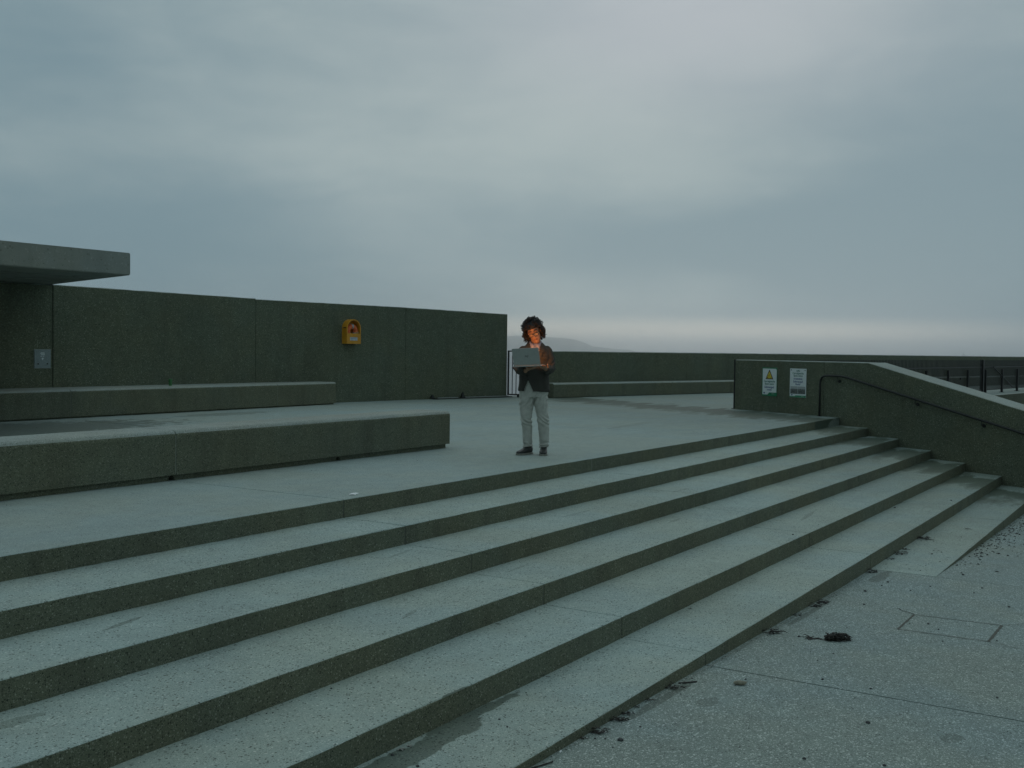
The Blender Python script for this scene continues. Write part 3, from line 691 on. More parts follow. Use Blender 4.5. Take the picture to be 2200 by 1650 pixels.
MB().box(-hw + 0.0225, -hd + 0.002, 0.0225, hw - 0.0225, -hd + 0.016, 0.237).build('front_panel', M_YEL, lh)
pl = MB().box(-0.115, -hd - 0.002, 0.075, 0.105, -hd + 0.001, 0.150).build('instruction_label', M_WHITE, lh)
MB().box(-0.105, -hd - 0.004, 0.108, 0.098, -hd - 0.002, 0.120).box(-0.105, -hd - 0.004, 0.138, 0.098, -hd - 0.002, 0.145).box(-0.10, -hd - 0.004, 0.084, -0.01, -hd - 0.002, 0.092).box(0.02, -hd - 0.004, 0.084, 0.09, -hd - 0.002, 0.092).build('printed_line', M_TBLUE, pl)
MB().tube([(-0.005, -hd - 0.003, 0.20), (-0.005, -hd - 0.003, 0.175)], 0.006, 6).build('catch', M_YEL, lh)
MB().box(-hw - 0.003, -0.135, 0.385 - 0.03, -hw + 0.001, -0.05, 0.375).build('side_slot', M_INK, lh)
lb = empty('lifebuoy', (base.x + nrm.x * 0.085, base.y + nrm.y * 0.085, 1.345 + 0.275), math.atan2(d.y, d.x)); tag(lb, 'orange ring lifebuoy with grey bands inside the yellow wall box', 'lifebuoy')
def torus_arc(a0, a1, Rm, rm, n=20, m=10):
    mb = MB(); mb.tube([(Rm * math.cos(a0 + (a1 - a0) * i / n), 0, Rm * math.sin(a0 + (a1 - a0) * i / n)) for i in range(n + 1)], rm, m, cap=False); return mb
torus_arc(0, 2 * math.pi, 0.118, 0.062, 40, 12).build('ring', M_ORANGE, lb, True)
for a in (90, 210, 330):
    torus_arc(R_(a - 11), R_(a + 11), 0.118, 0.0645, 6, 12).build('reflective_band', M_TAPE, lb, True)
rp = []
for k in range(60):
    a = k * 0.55; rp.append((0.105 + 0.045 * math.cos(a) + 0.012 * math.sin(k * 1.3), -0.062 + 0.008 * math.sin(k * 2.1), -0.06 + 0.06 * math.sin(a * 1.07)))
MB().tube(rp, 0.005, 5).build('rope', M_ROPE, lb)

# metal plate on the wall under the canopy
A = Vector(W[0]); B = Vector(W[1]); d = (B - A).normalized(); nrm = Vector((d.y, -d.x)); L = (B - A).length
pc = B - d * (0.0535 + 0.15) - nrm * 0.008
wp = empty('wall_plate', (pc.x, pc.y, 0.995), math.atan2(d.y, d.x)); tag(wp, 'square grey metal plate on the dark wall under the canopy', 'wall plate')
MB().box(-0.152, -0.012, -0.158, 0.152, -0.001, 0.158).build('face', M_PLATE, wp)
MB().box(-0.160, -0.004, -0.166, 0.160, 0.0, 0.166).build('rim', M_GALV, wp)
mk = MB()
for (x0, x1, z) in ((-0.035, 0.035, 0.105), (-0.045, 0.04, 0.088), (-0.03, 0.04, 0.071), (-0.04, -0.012, 0.045), (0.0, 0.03, 0.045)): mk.box(x0, -0.0135, z - 0.005, x1, -0.012, z + 0.005)
mk.prism([(-0.02, 0.018), (0.02, 0.018), (0.004, -0.022), (-0.004, -0.022)], 0.012, 0.0136, 0, Matrix(((1, 0, 0, 0), (0, 0, -1, 0), (0, 1, 0, 0), (0, 0, 0, 1))))
mk.build('printed_mark', M_WHITE, wp)
for x in (-0.085, 0.09): MB().tube([(x, -0.012, -0.088), (x, -0.020, -0.088)], 0.012, 10).build('bolt', M_DARK, wp)

# ------------------------------------------------------------------ signs
def lettering(txt, size, x, z, y, mat, parent, align='CENTER', bold=0.0, name='lettering'):
    cu = bpy.data.curves.new('lettering', 'FONT'); cu.body = txt; cu.size = size; cu.align_x = align; cu.extrude = 0.0008; cu.offset = bold; cu.resolution_u = 2
    tmp = bpy.data.objects.new('tmp', cu); COL.objects.link(tmp)
    me = bpy.data.meshes.new_from_object(tmp.evaluated_get(bpy.context.evaluated_depsgraph_get()))
    bpy.data.objects.remove(tmp); bpy.data.curves.remove(cu)
    me.transform(Matrix.Translation((x, y, z)) @ Matrix.Rotation(math.pi / 2, 4, 'X'))
    me.materials.clear()
    return link(name, me, mat, parent)
ang = math.atan2(dK.y, dK.x)
RXZ = Matrix(((1, 0, 0, 0), (0, 0, -1, 0), (0, 1, 0, 0), (0, 0, 0, 1)))    # (x, z, depth towards viewer) -> local
def sign_base(uc, zc, label):
    p = ckp(uc, -0.002); e = empty('warning_sign', (p.x, p.y, zc), ang); tag(e, label, 'sign', 'warning signs on the stair wall'); return e
u1 = u_of(22.437, 7.665) - 0.18
sg = sign_base(u1, 0.648, 'green edged warning sign with a yellow triangle, left of the two on the stair wall')
def rrect(hw, hh, r, n=4):
    p = []
    for cx, cy, a0 in ((hw - r, hh - r, 0), (-hw + r, hh - r, 90), (-hw + r, -hh + r, 180), (hw - r, -hh + r, 270)):
        for k in range(n + 1):
            a = R_(a0 + 90 * k / n); p.append((cx + r * math.cos(a), cy + r * math.sin(a)))
    return p
MB().prism(rrect(0.225, 0.305, 0.02), 0.0, 0.006, 0, RXZ).build('board', M_GREEN, sg)
wf = [(-0.205, -0.275), (-0.055, -0.275), (-0.025, -0.245), (0.0, -0.228), (0.215, -0.228), (0.215, 0.25), (0.19, 0.28), (-0.205, 0.28)]
MB().prism(wf, 0.006, 0.008, 0, RXZ).build('white_face', M_WHITE, sg)
MB().prism([(-0.118, 0.055), (0.118, 0.055), (0.006, 0.255), (-0.006, 0.255)], 0.008, 0.010, 0, RXZ).build('triangle_border', M_INK, sg)
tri = MB().prism([(-0.088, 0.073), (0.088, 0.073), (0.0, 0.226)], 0.010, 0.0115, 0, RXZ).build('triangle', M_TRIY, sg)
MB().prism([(-0.07, 0.08), (-0.03, 0.08), (-0.045, 0.105), (-0.06, 0.10)], 0.0115, 0.0128, 0, RXZ).prism([(0.03, 0.08), (0.068, 0.08), (0.055, 0.10)], 0.0115, 0.0128, 0, RXZ).prism([(-0.035, 0.11), (-0.01, 0.15), (0.015, 0.165), (0.005, 0.15), (-0.015, 0.12)], 0.0115, 0.0128, 0, RXZ).build('pictogram', M_INK, tri)
lettering('Carraigeacha', 0.064, 0, -0.010, -0.0085, M_TGREEN, sg, bold=0.0012); lettering('faoin uisce', 0.064, 0, -0.065, -0.0085, M_TGREEN, sg, bold=0.0012)
lettering('Submerged', 0.064, 0, -0.135, -0.0085, M_TBLUE, sg, bold=0.0012); lettering('rocks', 0.064, 0, -0.188, -0.0085, M_TBLUE, sg, bold=0.0012)
lettering('dlr', 0.05, -0.15, -0.255, -0.0085, M_TBLUE, sg, bold=0.002)
lettering('dlrcoco.ie', 0.020, 0.11, -0.262, -0.0065, M_WHITE, sg)
u2 = u_of(22.097, 6.968) - 0.115
sg = sign_base(u2, 0.648, 'white warning sign with two small photographs, right of the two on the stair wall')
MB().prism(rrect(0.232, 0.30, 0.008), 0.0, 0.006, 0, RXZ).build('board', M_WHITE, sg)
MB().prism([(-0.230, -0.298), (0.230, -0.298), (0.230, -0.255), (-0.06, -0.255), (-0.085, -0.275), (-0.230, -0.275)], 0.006, 0.008, 0, RXZ).build('green_footer', M_GREEN2, sg)
for txt, z, mt, sz in (('AIRE', 0.235, M_TGREEN, 0.052), ('Carraigeacha', 0.183, M_TGREEN, 0.060), ('faoin uisce', 0.132, M_TGREEN, 0.060), ('WARNING', 0.066, M_TBLUE, 0.052), ('Submerged', 0.010, M_TBLUE, 0.060), ('Rocks', -0.043, M_TBLUE, 0.056)):
    lettering(txt, sz, 0, z, -0.0065, mt, sg, bold=0.001)
MB().box(-0.212, -0.0078, -0.225, -0.004, -0.006, -0.07).build('photograph', M_PHOTO, sg)
MB().box(0.004, -0.0078, -0.225, 0.212, -0.006, -0.07).build('photograph', M_PHOTO, sg)
lettering('dlr', 0.042, -0.165, -0.262, -0.0085, M_TBLUE, sg, bold=0.0015); lettering('dlrcoco.ie', 0.018, 0.14, -0.283, -0.0085, M_WHITE, sg)
for x in (-0.195, 0.198): MB().tube([(x, -0.006, 0.268), (x, -0.011, 0.268)], 0.011, 10).build('bolt', M_DARK, sg)

# small green cup on the rear bench
cp = empty('paper_cup', (13.96, 16.45, 0.492)); tag(cp, 'small green drink cup left standing on the rear bench', 'cup')
MB().rings([((0, 0, 0), (0.028, 0, 0), (0, 0.028, 0)), ((0, 0, 0.115), (0.036, 0, 0), (0, 0.036, 0))], 16).build('body', M_CAN, cp, False)
MB().tube([(0, 0, 0.115), (0, 0, 0.128)], [0.039, 0.036], 16).build('lid', M_CAN, cp)
# ------------------------------------------------------------------ the man with the laptop
PO = Vector((11.285, 6.80, 0.0)); PRZ = math.atan2(RH.y, RH.x)
def remesh(mb, voxel, smooth=2, disp=None):
    me = mb.mesh('tmp'); o = bpy.data.objects.new('tmp', me); COL.objects.link(o)
    md = o.modifiers.new('r', 'REMESH'); md.mode = 'VOXEL'; md.voxel_size = voxel
    if smooth:
        sm = o.modifiers.new('s', 'SMOOTH'); sm.factor = 0.5; sm.iterations = smooth
    out = bpy.data.meshes.new_from_object(o.evaluated_get(bpy.context.evaluated_depsgraph_get()))
    bpy.data.objects.remove(o)
    if disp:
        nr = [Vector(v.normal) for v in out.vertices]
        for v, n_ in zip(out.vertices, nr): v.co = v.co + n_ * disp(v.co)
    out.polygons.foreach_set('use_smooth', [True] * len(out.polygons)); out.update()
    return out
def E2(z, cx, cy, rx, ry, lean=0.0): return ((cx, cy, z), (rx, 0, lean), (0, ry, 0))
HEAD = Matrix.Translation((-0.012, -0.055, 1.495)) @ Matrix.Rotation(R_(-13), 4, 'Z') @ Matrix.Rotation(R_(-19), 4, 'Y') @ Matrix.Rotation(R_(26), 4, 'X')
HEAD3 = HEAD.to_3x3()
def hx(x, y, z): return HEAD @ Vector((x, y, z))
def hrings(mb, rs, n=28):
    mb.rings([(hx(0, cy, z), HEAD3 @ Vector((rx, 0, 0)), HEAD3 @ Vector((0, ry, 0))) for (z, cy, rx, ry) in rs], n)
def hball(mb, c, r): mb.ball(hx(*c), r, 0, 12, 8, HEAD3)

# --- body: one continuous skin surface
bd = MB()
hrings(bd, [(-0.124, -0.060, 0.020, 0.018), (-0.116, -0.054, 0.036, 0.034), (-0.095, -0.034, 0.051, 0.060), (-0.062, -0.017, 0.061, 0.078), (-0.02, -0.006, 0.068, 0.088), (0.02, 0.0, 0.072, 0.093), (0.06, 0.005, 0.073, 0.094), (0.09, 0.008, 0.065, 0.084), (0.115, 0.010, 0.044, 0.060), (0.126, 0.010, 0.018, 0.026)])
bd.tube([hx(0, -0.088, 0.020), hx(0, -0.101, 0.0), hx(0, -0.116, -0.028), hx(0, -0.108, -0.040)], [0.008, 0.010, 0.0135, 0.010], 10)
for sx_ in (-1, 1):
    hball(bd, (sx_ * 0.012, -0.103, -0.036), (0.010, 0.010, 0.008))
    hball(bd, (sx_ * 0.040, -0.066, -0.022), (0.024, 0.022, 0.020))
    bd.tube([hx(sx_ * 0.008, -0.092, 0.026), hx(sx_ * 0.03, -0.087, 0.032), hx(sx_ * 0.054, -0.070, 0.025)], [0.007, 0.009, 0.007], 8)
    hball(bd, (sx_ * 0.076, 0.012, -0.004), (0.010, 0.019, 0.032))
hball(bd, (0, -0.079, -0.106), (0.020, 0.016, 0.016))
hball(bd, (0, -0.083, -0.066), (0.026, 0.014, 0.013))
bd.tube([hx(0, 0.012, -0.04), (0.012, 0.002, 1.385), (0.008, 0.012, 1.30)], [0.058, 0.058, 0.075], 18)
bd.rings([E2(0.76, 0, 0.005, 0.128, 0.085), E2(0.95, 0, 0.0, 0.130, 0.090), E2(1.12, 0, 0.0, 0.165, 0.108), E2(1.26, 0.0, 0.005, 0.160, 0.09), E2(1.33, 0.005, 0.01, 0.09, 0.065)], 24)
LEG = {-1: [(-0.085, 0, 0.80), (-0.092, -0.004, 0.62), (-0.092, -0.018, 0.42), (-0.078, 0.002, 0.25), (-0.067, 0.0, 0.08)], 1: [(0.082, 0, 0.80), (0.088, -0.004, 0.62), (0.116, -0.018, 0.42), (0.124, 0.002, 0.25), (0.126, 0.0, 0.08)]}
for k in LEG: bd.tube(LEG[k], [0.066, 0.060, 0.044, 0.040, 0.033], 14)
ARM_R = [(-0.145, 0.005, 1.265), (-0.182, -0.012, 1.17), (-0.200, -0.05, 1.055), (-0.175, -0.150, 1.020), (-0.105, -0.235, 1.020)]
ARM_L = [(0.152, 0.005, 1.268), (0.184, -0.020, 1.16), (0.190, -0.070, 1.045), (0.165, -0.150, 1.030), (0.128, -0.225, 1.045)]
for a in (ARM_R, ARM_L): bd.tube(a, [0.046, 0.044, 0.040, 0.036, 0.027], 14)
def hand(mb, wrist, palm, fwd, up, side, curl, thumb_dir, L=0.080):
    """palm block, four unequal bent fingers, thumb leaving the side of the palm"""
    fwd = Vector(fwd).normalized(); up = (Vector(up) - fwd * Vector(up).dot(fwd)).normalized(); sd = Vector(side); sd = (sd - fwd * sd.dot(fwd) - up * sd.dot(up)).normalized()
    w_ = Vector(wrist); p_ = Vector(palm)
    mb.rings([(w_, sd * 0.026, up * 0.020), (w_.lerp(p_, 0.5), sd * 0.034, up * 0.018), (p_, sd * 0.041, up * 0.016), (p_ + fwd * 0.038, sd * 0.040, up * 0.014), (p_ + fwd * 0.046, sd * 0.034, up * 0.010)], 16)
    for k, (o, ln) in enumerate(((-0.031, 0.92), (-0.011, 1.05), (0.010, 1.0), (0.030, 0.80))):
        a = p_ + fwd * 0.036 + sd * o; pts = [a]; ang = 0.12
        for sg_, fr_ in ((0, 0.46), (1, 0.31), (2, 0.23)):
            dd = fwd * math.cos(ang) + up * math.sin(ang); pts.append(pts[-1] + dd * L * ln * fr_); ang += curl
        mb.tube(pts, [0.0095, 0.0092, 0.0085, 0.007], 10)
    tb = p_ - fwd * 0.008 - sd * 0.036; td = Vector(thumb_dir).normalized()
    mb.tube([tb, tb + (td * 0.6 - sd * 0.5 + fwd * 0.3).normalized() * 0.03, tb + (td * 0.6 - sd * 0.5 + fwd * 0.3).normalized() * 0.03 + (td * 0.8 + fwd * 0.6).normalized() * 0.030, tb + (td * 0.6 - sd * 0.5 + fwd * 0.3).normalized() * 0.03 + (td * 0.5 + fwd * 0.9).normalized() * 0.052], [0.013, 0.0115, 0.010, 0.008], 10)
hand(bd, (-0.105, -0.235, 1.022), (-0.060, -0.300, 1.049), (0.72, -0.68, 0.10), (0, 0, 1), (0.6, 0.7, 0), 0.45, (-0.2, -0.7, 0.6))
hand(bd, (0.128, -0.225, 1.047), (0.112, -0.295, 1.058), (-0.25, -0.95, 0.05), (0, 0, 1), (-1, 0.2, 0), 0.40, (-0.1, -0.3, 1.0))
man = link('person', remesh(bd, 0.0042, 1), M_SKIN)
tag(man, 'man in dark blazer and pale trousers, standing and looking down at an open laptop', 'person')
man.location = PO; man.rotation_euler = (0, 0, PRZ)
lp_ = MB(); lp_.tube([hx(-0.023, -0.093, -0.068), hx(-0.010, -0.0975, -0.065), hx(0, -0.098, -0.0665), hx(0.010, -0.0975, -0.065), hx(0.023, -0.093, -0.068)], [0.002, 0.004, 0.004, 0.004, 0.002], 8)
lp_.tube([hx(-0.020, -0.091, -0.076), hx(0, -0.096, -0.078), hx(0.020, -0.091, -0.076)], [0.002, 0.005, 0.002], 8)
lp_.build('mouth', M_LIP, man, True)
for sx_ in (-1, 1):
    MB().tube([hx(sx_ * 0.012, -0.1005, 0.034), hx(sx_ * 0.03, -0.096, 0.043), hx(sx_ * 0.054, -0.078, 0.035)], [0.003, 0.0045, 0.002], 6).build('eyebrow', M_HAIR, man, True)
    MB().ball(hx(sx_ * 0.031, -0.088, 0.004), (0.013, 0.006, 0.006), 0, 10, 6, HEAD3).build('eye', M_HAIR, man, True)

# --- spectacles
gl = MB()
def rim(sx_):
    p = []
    for k in range(21):
        a = 2 * math.pi * k / 20; c_, s_ = math.cos(a), math.sin(a)
        p.append(hx(sx_ * 0.0335 + 0.0265 * math.copysign(abs(c_) ** 0.7, c_), -0.112 + 0.12 * (abs(sx_ * 0.0335 + 0.0265 * c_)) ** 1.3 * 0.35, -0.002 + 0.0205 * math.copysign(abs(s_) ** 0.75, s_)))
    return p
for sx_ in (-1, 1):
    gl.tube(rim(sx_), 0.0030, 6)
    gl.tube([hx(sx_ * 0.060, -0.108, 0.008), hx(sx_ * 0.074, -0.07, 0.010), hx(sx_ * 0.080, 0.0, 0.012)], 0.0028, 6)
gl.tube([hx(-0.008, -0.113, 0.004), hx(0, -0.116, 0.007), hx(0.008, -0.113, 0.004)], 0.0028, 6)
spx = gl.build('spectacles', M_GLASSES, man, True)
for sx_ in (-1, 1):
    r_ = rim(sx_)[:-1]; MB().add(r_, [tuple(range(len(r_)))]).build('lens', M_LENS, spx)

# --- hair: a mass of curls over a close cap
random.seed(11)
hb = MB()
hrings(hb, [(-0.09, 0.070, 0.058, 0.026), (-0.04, 0.062, 0.078, 0.046), (0.0, 0.044, 0.090, 0.070), (0.05, 0.024, 0.096, 0.096), (0.082, 0.008, 0.096, 0.114), (0.110, 0.006, 0.082, 0.102), (0.134, 0.008, 0.056, 0.072), (0.148, 0.010, 0.020, 0.028)], 22)
cnt = 0
while cnt < 620:
    th = random.uniform(0, 2 * math.pi); zz = random.uniform(-0.85, 1.0); q_ = math.sqrt(max(0, 1 - zz * zz))
    dx, dy = q_ * math.cos(th), q_ * math.sin(th)
    if dy < -0.10 and zz < 0.56 - 0.30 * abs(dx): continue
    if dy < 0.22 and zz < -0.05 and abs(dx) < 0.80: continue
    cnt += 1
    low = zz < 0.30
    root = Vector((dx * (0.086 if not low else 0.092), 0.012 + dy * 0.100, 0.020 + zz * 0.114)); out = Vector((dx, dy, zz * 0.9)).normalized()
    rw = HEAD @ root; ow = (HEAD3 @ out).normalized()
    ln = random.uniform(0.030, 0.055) if not low else random.uniform(0.055, 0.100)
    if low: dirn = (ow * 0.30 + Vector((0.10 if dx > 0 else -0.05, 0.05, -1.0)) + Vector((random.uniform(-.35, .35), random.uniform(-.35, .35), random.uniform(-.1, .25))))
    else: dirn = (ow * 0.55 + Vector((dx * 0.5, 0.1, -0.25)) + Vector((random.uniform(-.6, .6), random.uniform(-.6, .6), random.uniform(-.4, .4))))
    dirn.normalize()
    a = dirn.orthogonal().normalized(); c = dirn.cross(a); ph = random.uniform(0, 6.28); rr = random.uniform(0.007, 0.013); tn = random.uniform(1.2, 2.4)
    pts = []
    for k in range(11):
        u = k / 10; g_ = ph + u * tn * 2 * math.pi
        pts.append(rw + dirn * ln * u + ow * 0.010 + (a * math.cos(g_) + c * math.sin(g_)) * rr * min(1, u * 3))
    hb.tube(pts, [random.uniform(0.0055, 0.0085) * (1 - 0.40 * k / 10) for k in range(11)], 5)
for k in range(26):     # loose fuzz at the crown and sides
    th = random.uniform(0, 2 * math.pi); zz = random.uniform(0.2, 1.0); q_ = math.sqrt(1 - zz * zz)
    root = HEAD @ Vector((q_ * math.cos(th) * 0.10, 0.01 + q_ * math.sin(th) * 0.11, 0.03 + zz * 0.13)); ow = HEAD3 @ Vector((q_ * math.cos(th), q_ * math.sin(th), zz))
    if ow.y < -0.3 and ow.z < 0.6: continue
    hb.tube([root, root + ow * 0.022 + Vector((random.uniform(-.01, .01), 0, random.uniform(-.004, .012))), root + ow * 0.034 + Vector((random.uniform(-.02, .02), 0, random.uniform(-.012, .012)))], [0.0035, 0.002, 0.001], 4)
hb.build('hair', M_HAIR, man, True)

# --- shirt
sh_ = MB(); sh_.rings([E2(0.93, 0, 0.0, 0.158, 0.112), E2(1.10, 0, -0.002, 0.170, 0.117), E2(1.24, 0.0, -0.002, 0.165, 0.108), E2(1.31, 0.006, 0.0, 0.115, 0.085), E2(1.345, 0.008, 0.0, 0.080, 0.072)], 28)
sm_ = remesh(sh_, 0.006, 2); shirt = link('shirt', sm_, M_SHIRT, man)
co = MB()
for sx_ in (-1, 1):
    pts = [(0.008 + sx_ * 0.072, 0.02, 1.382), (0.008 + sx_ * 0.066, -0.035, 1.372), (0.008 + sx_ * 0.040, -0.083, 1.345), (0.008 + sx_ * 0.012, -0.110, 1.318)]
    vs = []
    for i, p in enumerate(pts):
        p = Vector(p); dn = Vector((sx_ * 0.012, -0.010, -0.036 - 0.008 * i)); vs += [p, p + dn, p + dn + Vector((0, 0.006, 0)), p + Vector((0, 0.006, 0))]
    co.add(vs, [(i * 4 + j, i * 4 + (j + 1) % 4, i * 4 + 4 + (j + 1) % 4, i * 4 + 4 + j) for i in range(3) for j in range(4)] + [(3, 2, 1, 0), (12, 13, 14, 15)])
co.build('collar', M_SHIRT, shirt, True)
pk = MB().box(-0.002, -0.121, 1.02, 0.010, -0.116, 1.30).build('button_placket', M_SHIRT, shirt)

# --- trousers
tr_ = MB(); tr_.rings([E2(0.70, 0, 0.0, 0.168, 0.104), E2(0.80, 0, 0.002, 0.172, 0.118), E2(0.90, 0, 0.0, 0.168, 0.117), E2(0.985, 0, 0.0, 0.158, 0.112)], 30, 0, 2.3)
for k in LEG:
    l = LEG[k]
    tr_.tube([l[0], (l[0][0], 0, 0.70), l[1], (l[1][0] * .55 + l[2][0] * .45, -0.012, 0.52), l[2], (l[3][0], 0.0, 0.30), (l[3][0] * .5 + l[4][0] * .5, 0.004, 0.19), (l[4][0], 0.006, 0.125), (l[4][0], 0.0, 0.085)],
             [0.092, 0.0905, 0.086, 0.076, 0.068, 0.063, 0.058, 0.0565, 0.057], 20)
def fold(c):
    f = noise.noise(Vector((c.x * 9, c.y * 9, c.z * 5 + 3))) * 0.011
    f += 0.0085 * math.sin(c.z * 105 + c.x * 70 + 6 * noise.noise(c * 9)) * math.exp(-((c.z - 0.41) / 0.06) ** 2)
    f += 0.0080 * math.sin(c.z * 130 + c.x * 40 + 5 * noise.noise(c * 11)) * math.exp(-((c.z - 0.115) / 0.045) ** 2)
    f += 0.0065 * math.sin(c.x * 95 - c.z * 60 + 5 * noise.noise(c * 7)) * math.exp(-((c.z - 0.66) / 0.10) ** 2)
    return f
link('trousers', remesh(tr_, 0.006, 3, fold), M_TROUSER, man)

# --- blazer
jk = MB(); jk.rings([E2(0.770, -0.004, 0.004, 0.190, 0.136), E2(0.80, -0.003, 0.003, 0.190, 0.137), E2(0.90, 0, 0.0, 0.182, 0.134), E2(1.00, 0.002, -0.004, 0.176, 0.131), E2(1.12, 0.004, -0.006, 0.188, 0.134), E2(1.22, 0.006, -0.002, 0.190, 0.124), E2(1.275, 0.006, 0.004, 0.172, 0.108), E2(1.32, 0.008, 0.012, 0.118, 0.086), E2(1.355, 0.010, 0.016, 0.085, 0.070)], 34, 0, 2.25)
def sl(a, rr):
    jk.tube(a[:-1] + [tuple(Vector(a[-2]).lerp(Vector(a[-1]), 0.85))], rr, 18)
sl(ARM_R, [0.056, 0.059, 0.056, 0.052, 0.045]); sl(ARM_L, [0.058, 0.061, 0.058, 0.054, 0.046])
jk.ball((-0.140, 0.008, 1.258), 0.056); jk.ball((0.150, 0.008, 1.260), 0.058)
def jfold(c):
    f = noise.noise(Vector((c.x * 8, c.y * 8, c.z * 6))) * 0.007
    for ex in ((0.215, -0.08, 1.05), (-0.225, -0.06, 1.06)):
        dd = (c - Vector(ex)).length
        f += 0.0075 * math.sin((c.z * 95 - c.x * 60 * (1 if ex[0] > 0 else -1)) + 4 * noise.noise(c * 9)) * math.exp(-(dd / 0.10) ** 2)
    f += 0.003 * math.sin(c.x * 70 + c.z * 20) * math.exp(-((c.z - 0.85) / 0.08) ** 2)
    return f
jm = remesh(jk, 0.006, 3, jfold)
bm = bmesh.new(); bm.from_mesh(jm); kill = []
for f in bm.faces:
    c = f.calc_center_median()
    if c.y < -0.04 and abs(c.x) < 0.12:
        vx = -0.004
        if c.z > 1.08 and abs(c.x - 0.006) < 0.006 + (c.z - 1.08) * 0.24: kill.append(f)            # neck opening
        if c.z < 0.905 and (-0.062 * (0.905 - c.z) / 0.135 - 0.074) < c.x < (-0.074 + 0.062 * (0.905 - c.z) / 0.135): kill.append(f)   # open front below the button
    elif c.z > 1.335 and abs(c.x - 0.008) < 0.072 and c.y < 0.05: kill.append(f)
bmesh.ops.delete(bm, geom=kill, context='FACES'); bm.to_mesh(jm); bm.free()
jacket = link('blazer', jm, M_JACKET, man)
sol = jacket.modifiers.new('thickness', 'SOLIDIFY'); sol.thickness = 0.004; sol.offset = 1.0
for sx_ in (-1, 1):
    lv = []
    for (z, xi, xo, y) in ((1.352, 0.070, 0.092, -0.020), (1.315, 0.064, 0.104, -0.082), (1.27, 0.055, 0.112, -0.124), (1.245, 0.049, 0.122, -0.126), (1.238, 0.048, 0.090, -0.132), (1.17, 0.030, 0.066, -0.139), (1.09, 0.010, 0.026, -0.141)):
        lv += [Vector((0.006 + sx_ * xi, y - 0.006, z)), Vector((0.006 + sx_ * xo, y - 0.002 + 0.02 * (xo > 0.1), z)), Vector((0.006 + sx_ * xo, y + 0.004 + 0.02 * (xo > 0.1), z)), Vector((0.006 + sx_ * xi, y + 0.002, z))]
    MB().add(lv, [(i * 4 + j, i * 4 + (j + 1) % 4, i * 4 + 4 + (j + 1) % 4, i * 4 + 4 + j) for i in range(6) for j in range(4)] + [(3, 2, 1, 0), (24, 25, 26, 27)]).build('lapel', M_JACKET, jacket)
MB().box(0.075, -0.140, 1.165, 0.150, -0.118, 1.180).build('breast_pocket', M_JACKET, jacket)
MB().tube([(-0.074, -0.139, 0.925), (-0.074, -0.143, 0.925)], 0.010, 10).build('button', M_INK, jacket)

# --- shoes
def shoe(px, py, ang_):
    rt = Matrix.Translation((px, py, 0)) @ Matrix.Rotation(ang_, 4, 'Z')       # local -y is the toe
    def ring(y, hw_, zb, zt): return (rt @ Vector((0, y, (zb + zt) / 2)), rt.to_3x3() @ Vector((hw_, 0, 0)), Vector((0, 0, (zt - zb) / 2)))
    mb = MB(); mb.rings([ring(0.075, 0.018, 0.03, 0.07), ring(0.068, 0.032, 0.022, 0.095), ring(0.03, 0.040, 0.02, 0.105), ring(-0.02, 0.042, 0.02, 0.098), ring(-0.07, 0.045, 0.02, 0.078), ring(-0.12, 0.048, 0.02, 0.062), ring(-0.165, 0.042, 0.02, 0.052), ring(-0.19, 0.026, 0.022, 0.044), ring(-0.198, 0.010, 0.026, 0.036)], 18, 0, 2.5)
    o = mb.build('shoe', M_SHOE, man, True)
    out = []
    for (y, hw_) in ((0.078, 0.016), (0.07, 0.034), (0.03, 0.042), (-0.03, 0.042), (-0.08, 0.047), (-0.125, 0.050), (-0.17, 0.044), (-0.197, 0.026), (-0.205, 0.008)): out.append((y, hw_))
    poly = [(hw_, y) for y, hw_ in out] + [(-hw_, y) for y, hw_ in out[::-1]]
    MB().prism(poly, 0.002, 0.024, 0, rt).build('sole', M_SOLE, o)
shoe(-0.070, -0.005, R_(-38)); shoe(0.127, -0.005, R_(-4))

# --- laptop (held by the man, a thing of its own; built in the same local frame)
lt = empty('laptop', PO, PRZ); tag(lt, 'open grey laptop with a glowing screen held in front of the standing man', 'laptop')
HL = Vector((-0.248, -0.385, 1.080)); Wv = Vector((0.310, -0.082, 0.018)); Hv = Vector((-0.030, -0.070, 0.198))
Wn = Wv.normalized(); Hn = (Hv - Wn * Hv.dot(Wn)).normalized(); Nn = Wn.cross(Hn)        # Nn points away from the man
if Nn.y > 0: Nn = -Nn
LW, LH = 0.321, 0.211
LM = Matrix(((Wn.x, Hn.x, Nn.x, HL.x), (Wn.y, Hn.y, Nn.y, HL.y), (Wn.z, Hn.z, Nn.z, HL.z), (0, 0, 0, 1)))
rr_ = [(x + LW / 2, y + LH / 2) for x, y in rrect(LW / 2, LH / 2, 0.008)]
lid = MB().prism(rr_, -0.003, 0.003, 0, LM).build('lid', M_LAP, lt)
MB().prism([(x, y) for x, y in ((0.008, 0.014), (LW - 0.008, 0.014), (LW - 0.008, LH - 0.008), (0.008, LH - 0.008))], -0.0042, -0.0031, 0, LM).build('screen', M_SCREEN, lid)
lg = MB(); cx_, cy_ = LW * 0.5 + 0.006, LH * 0.53
for (dx_, y0, y1) in ((-0.0165, -0.010, 0.016), (-0.0055, -0.010, 0.010), (0.0055, -0.010, 0.010), (0.0165, -0.016, 0.010)):
    s_ = 0.30; lg.prism([(cx_ + dx_ - 0.0024 + s_ * y0, cy_ + y0), (cx_ + dx_ + 0.0024 + s_ * y0, cy_ + y0), (cx_ + dx_ + 0.0024 + s_ * y1, cy_ + y1), (cx_ + dx_ - 0.0024 + s_ * y1, cy_ + y1)], 0.0031, 0.0037, 0, LM)
lg.build('emblem', M_LAPD, lid)
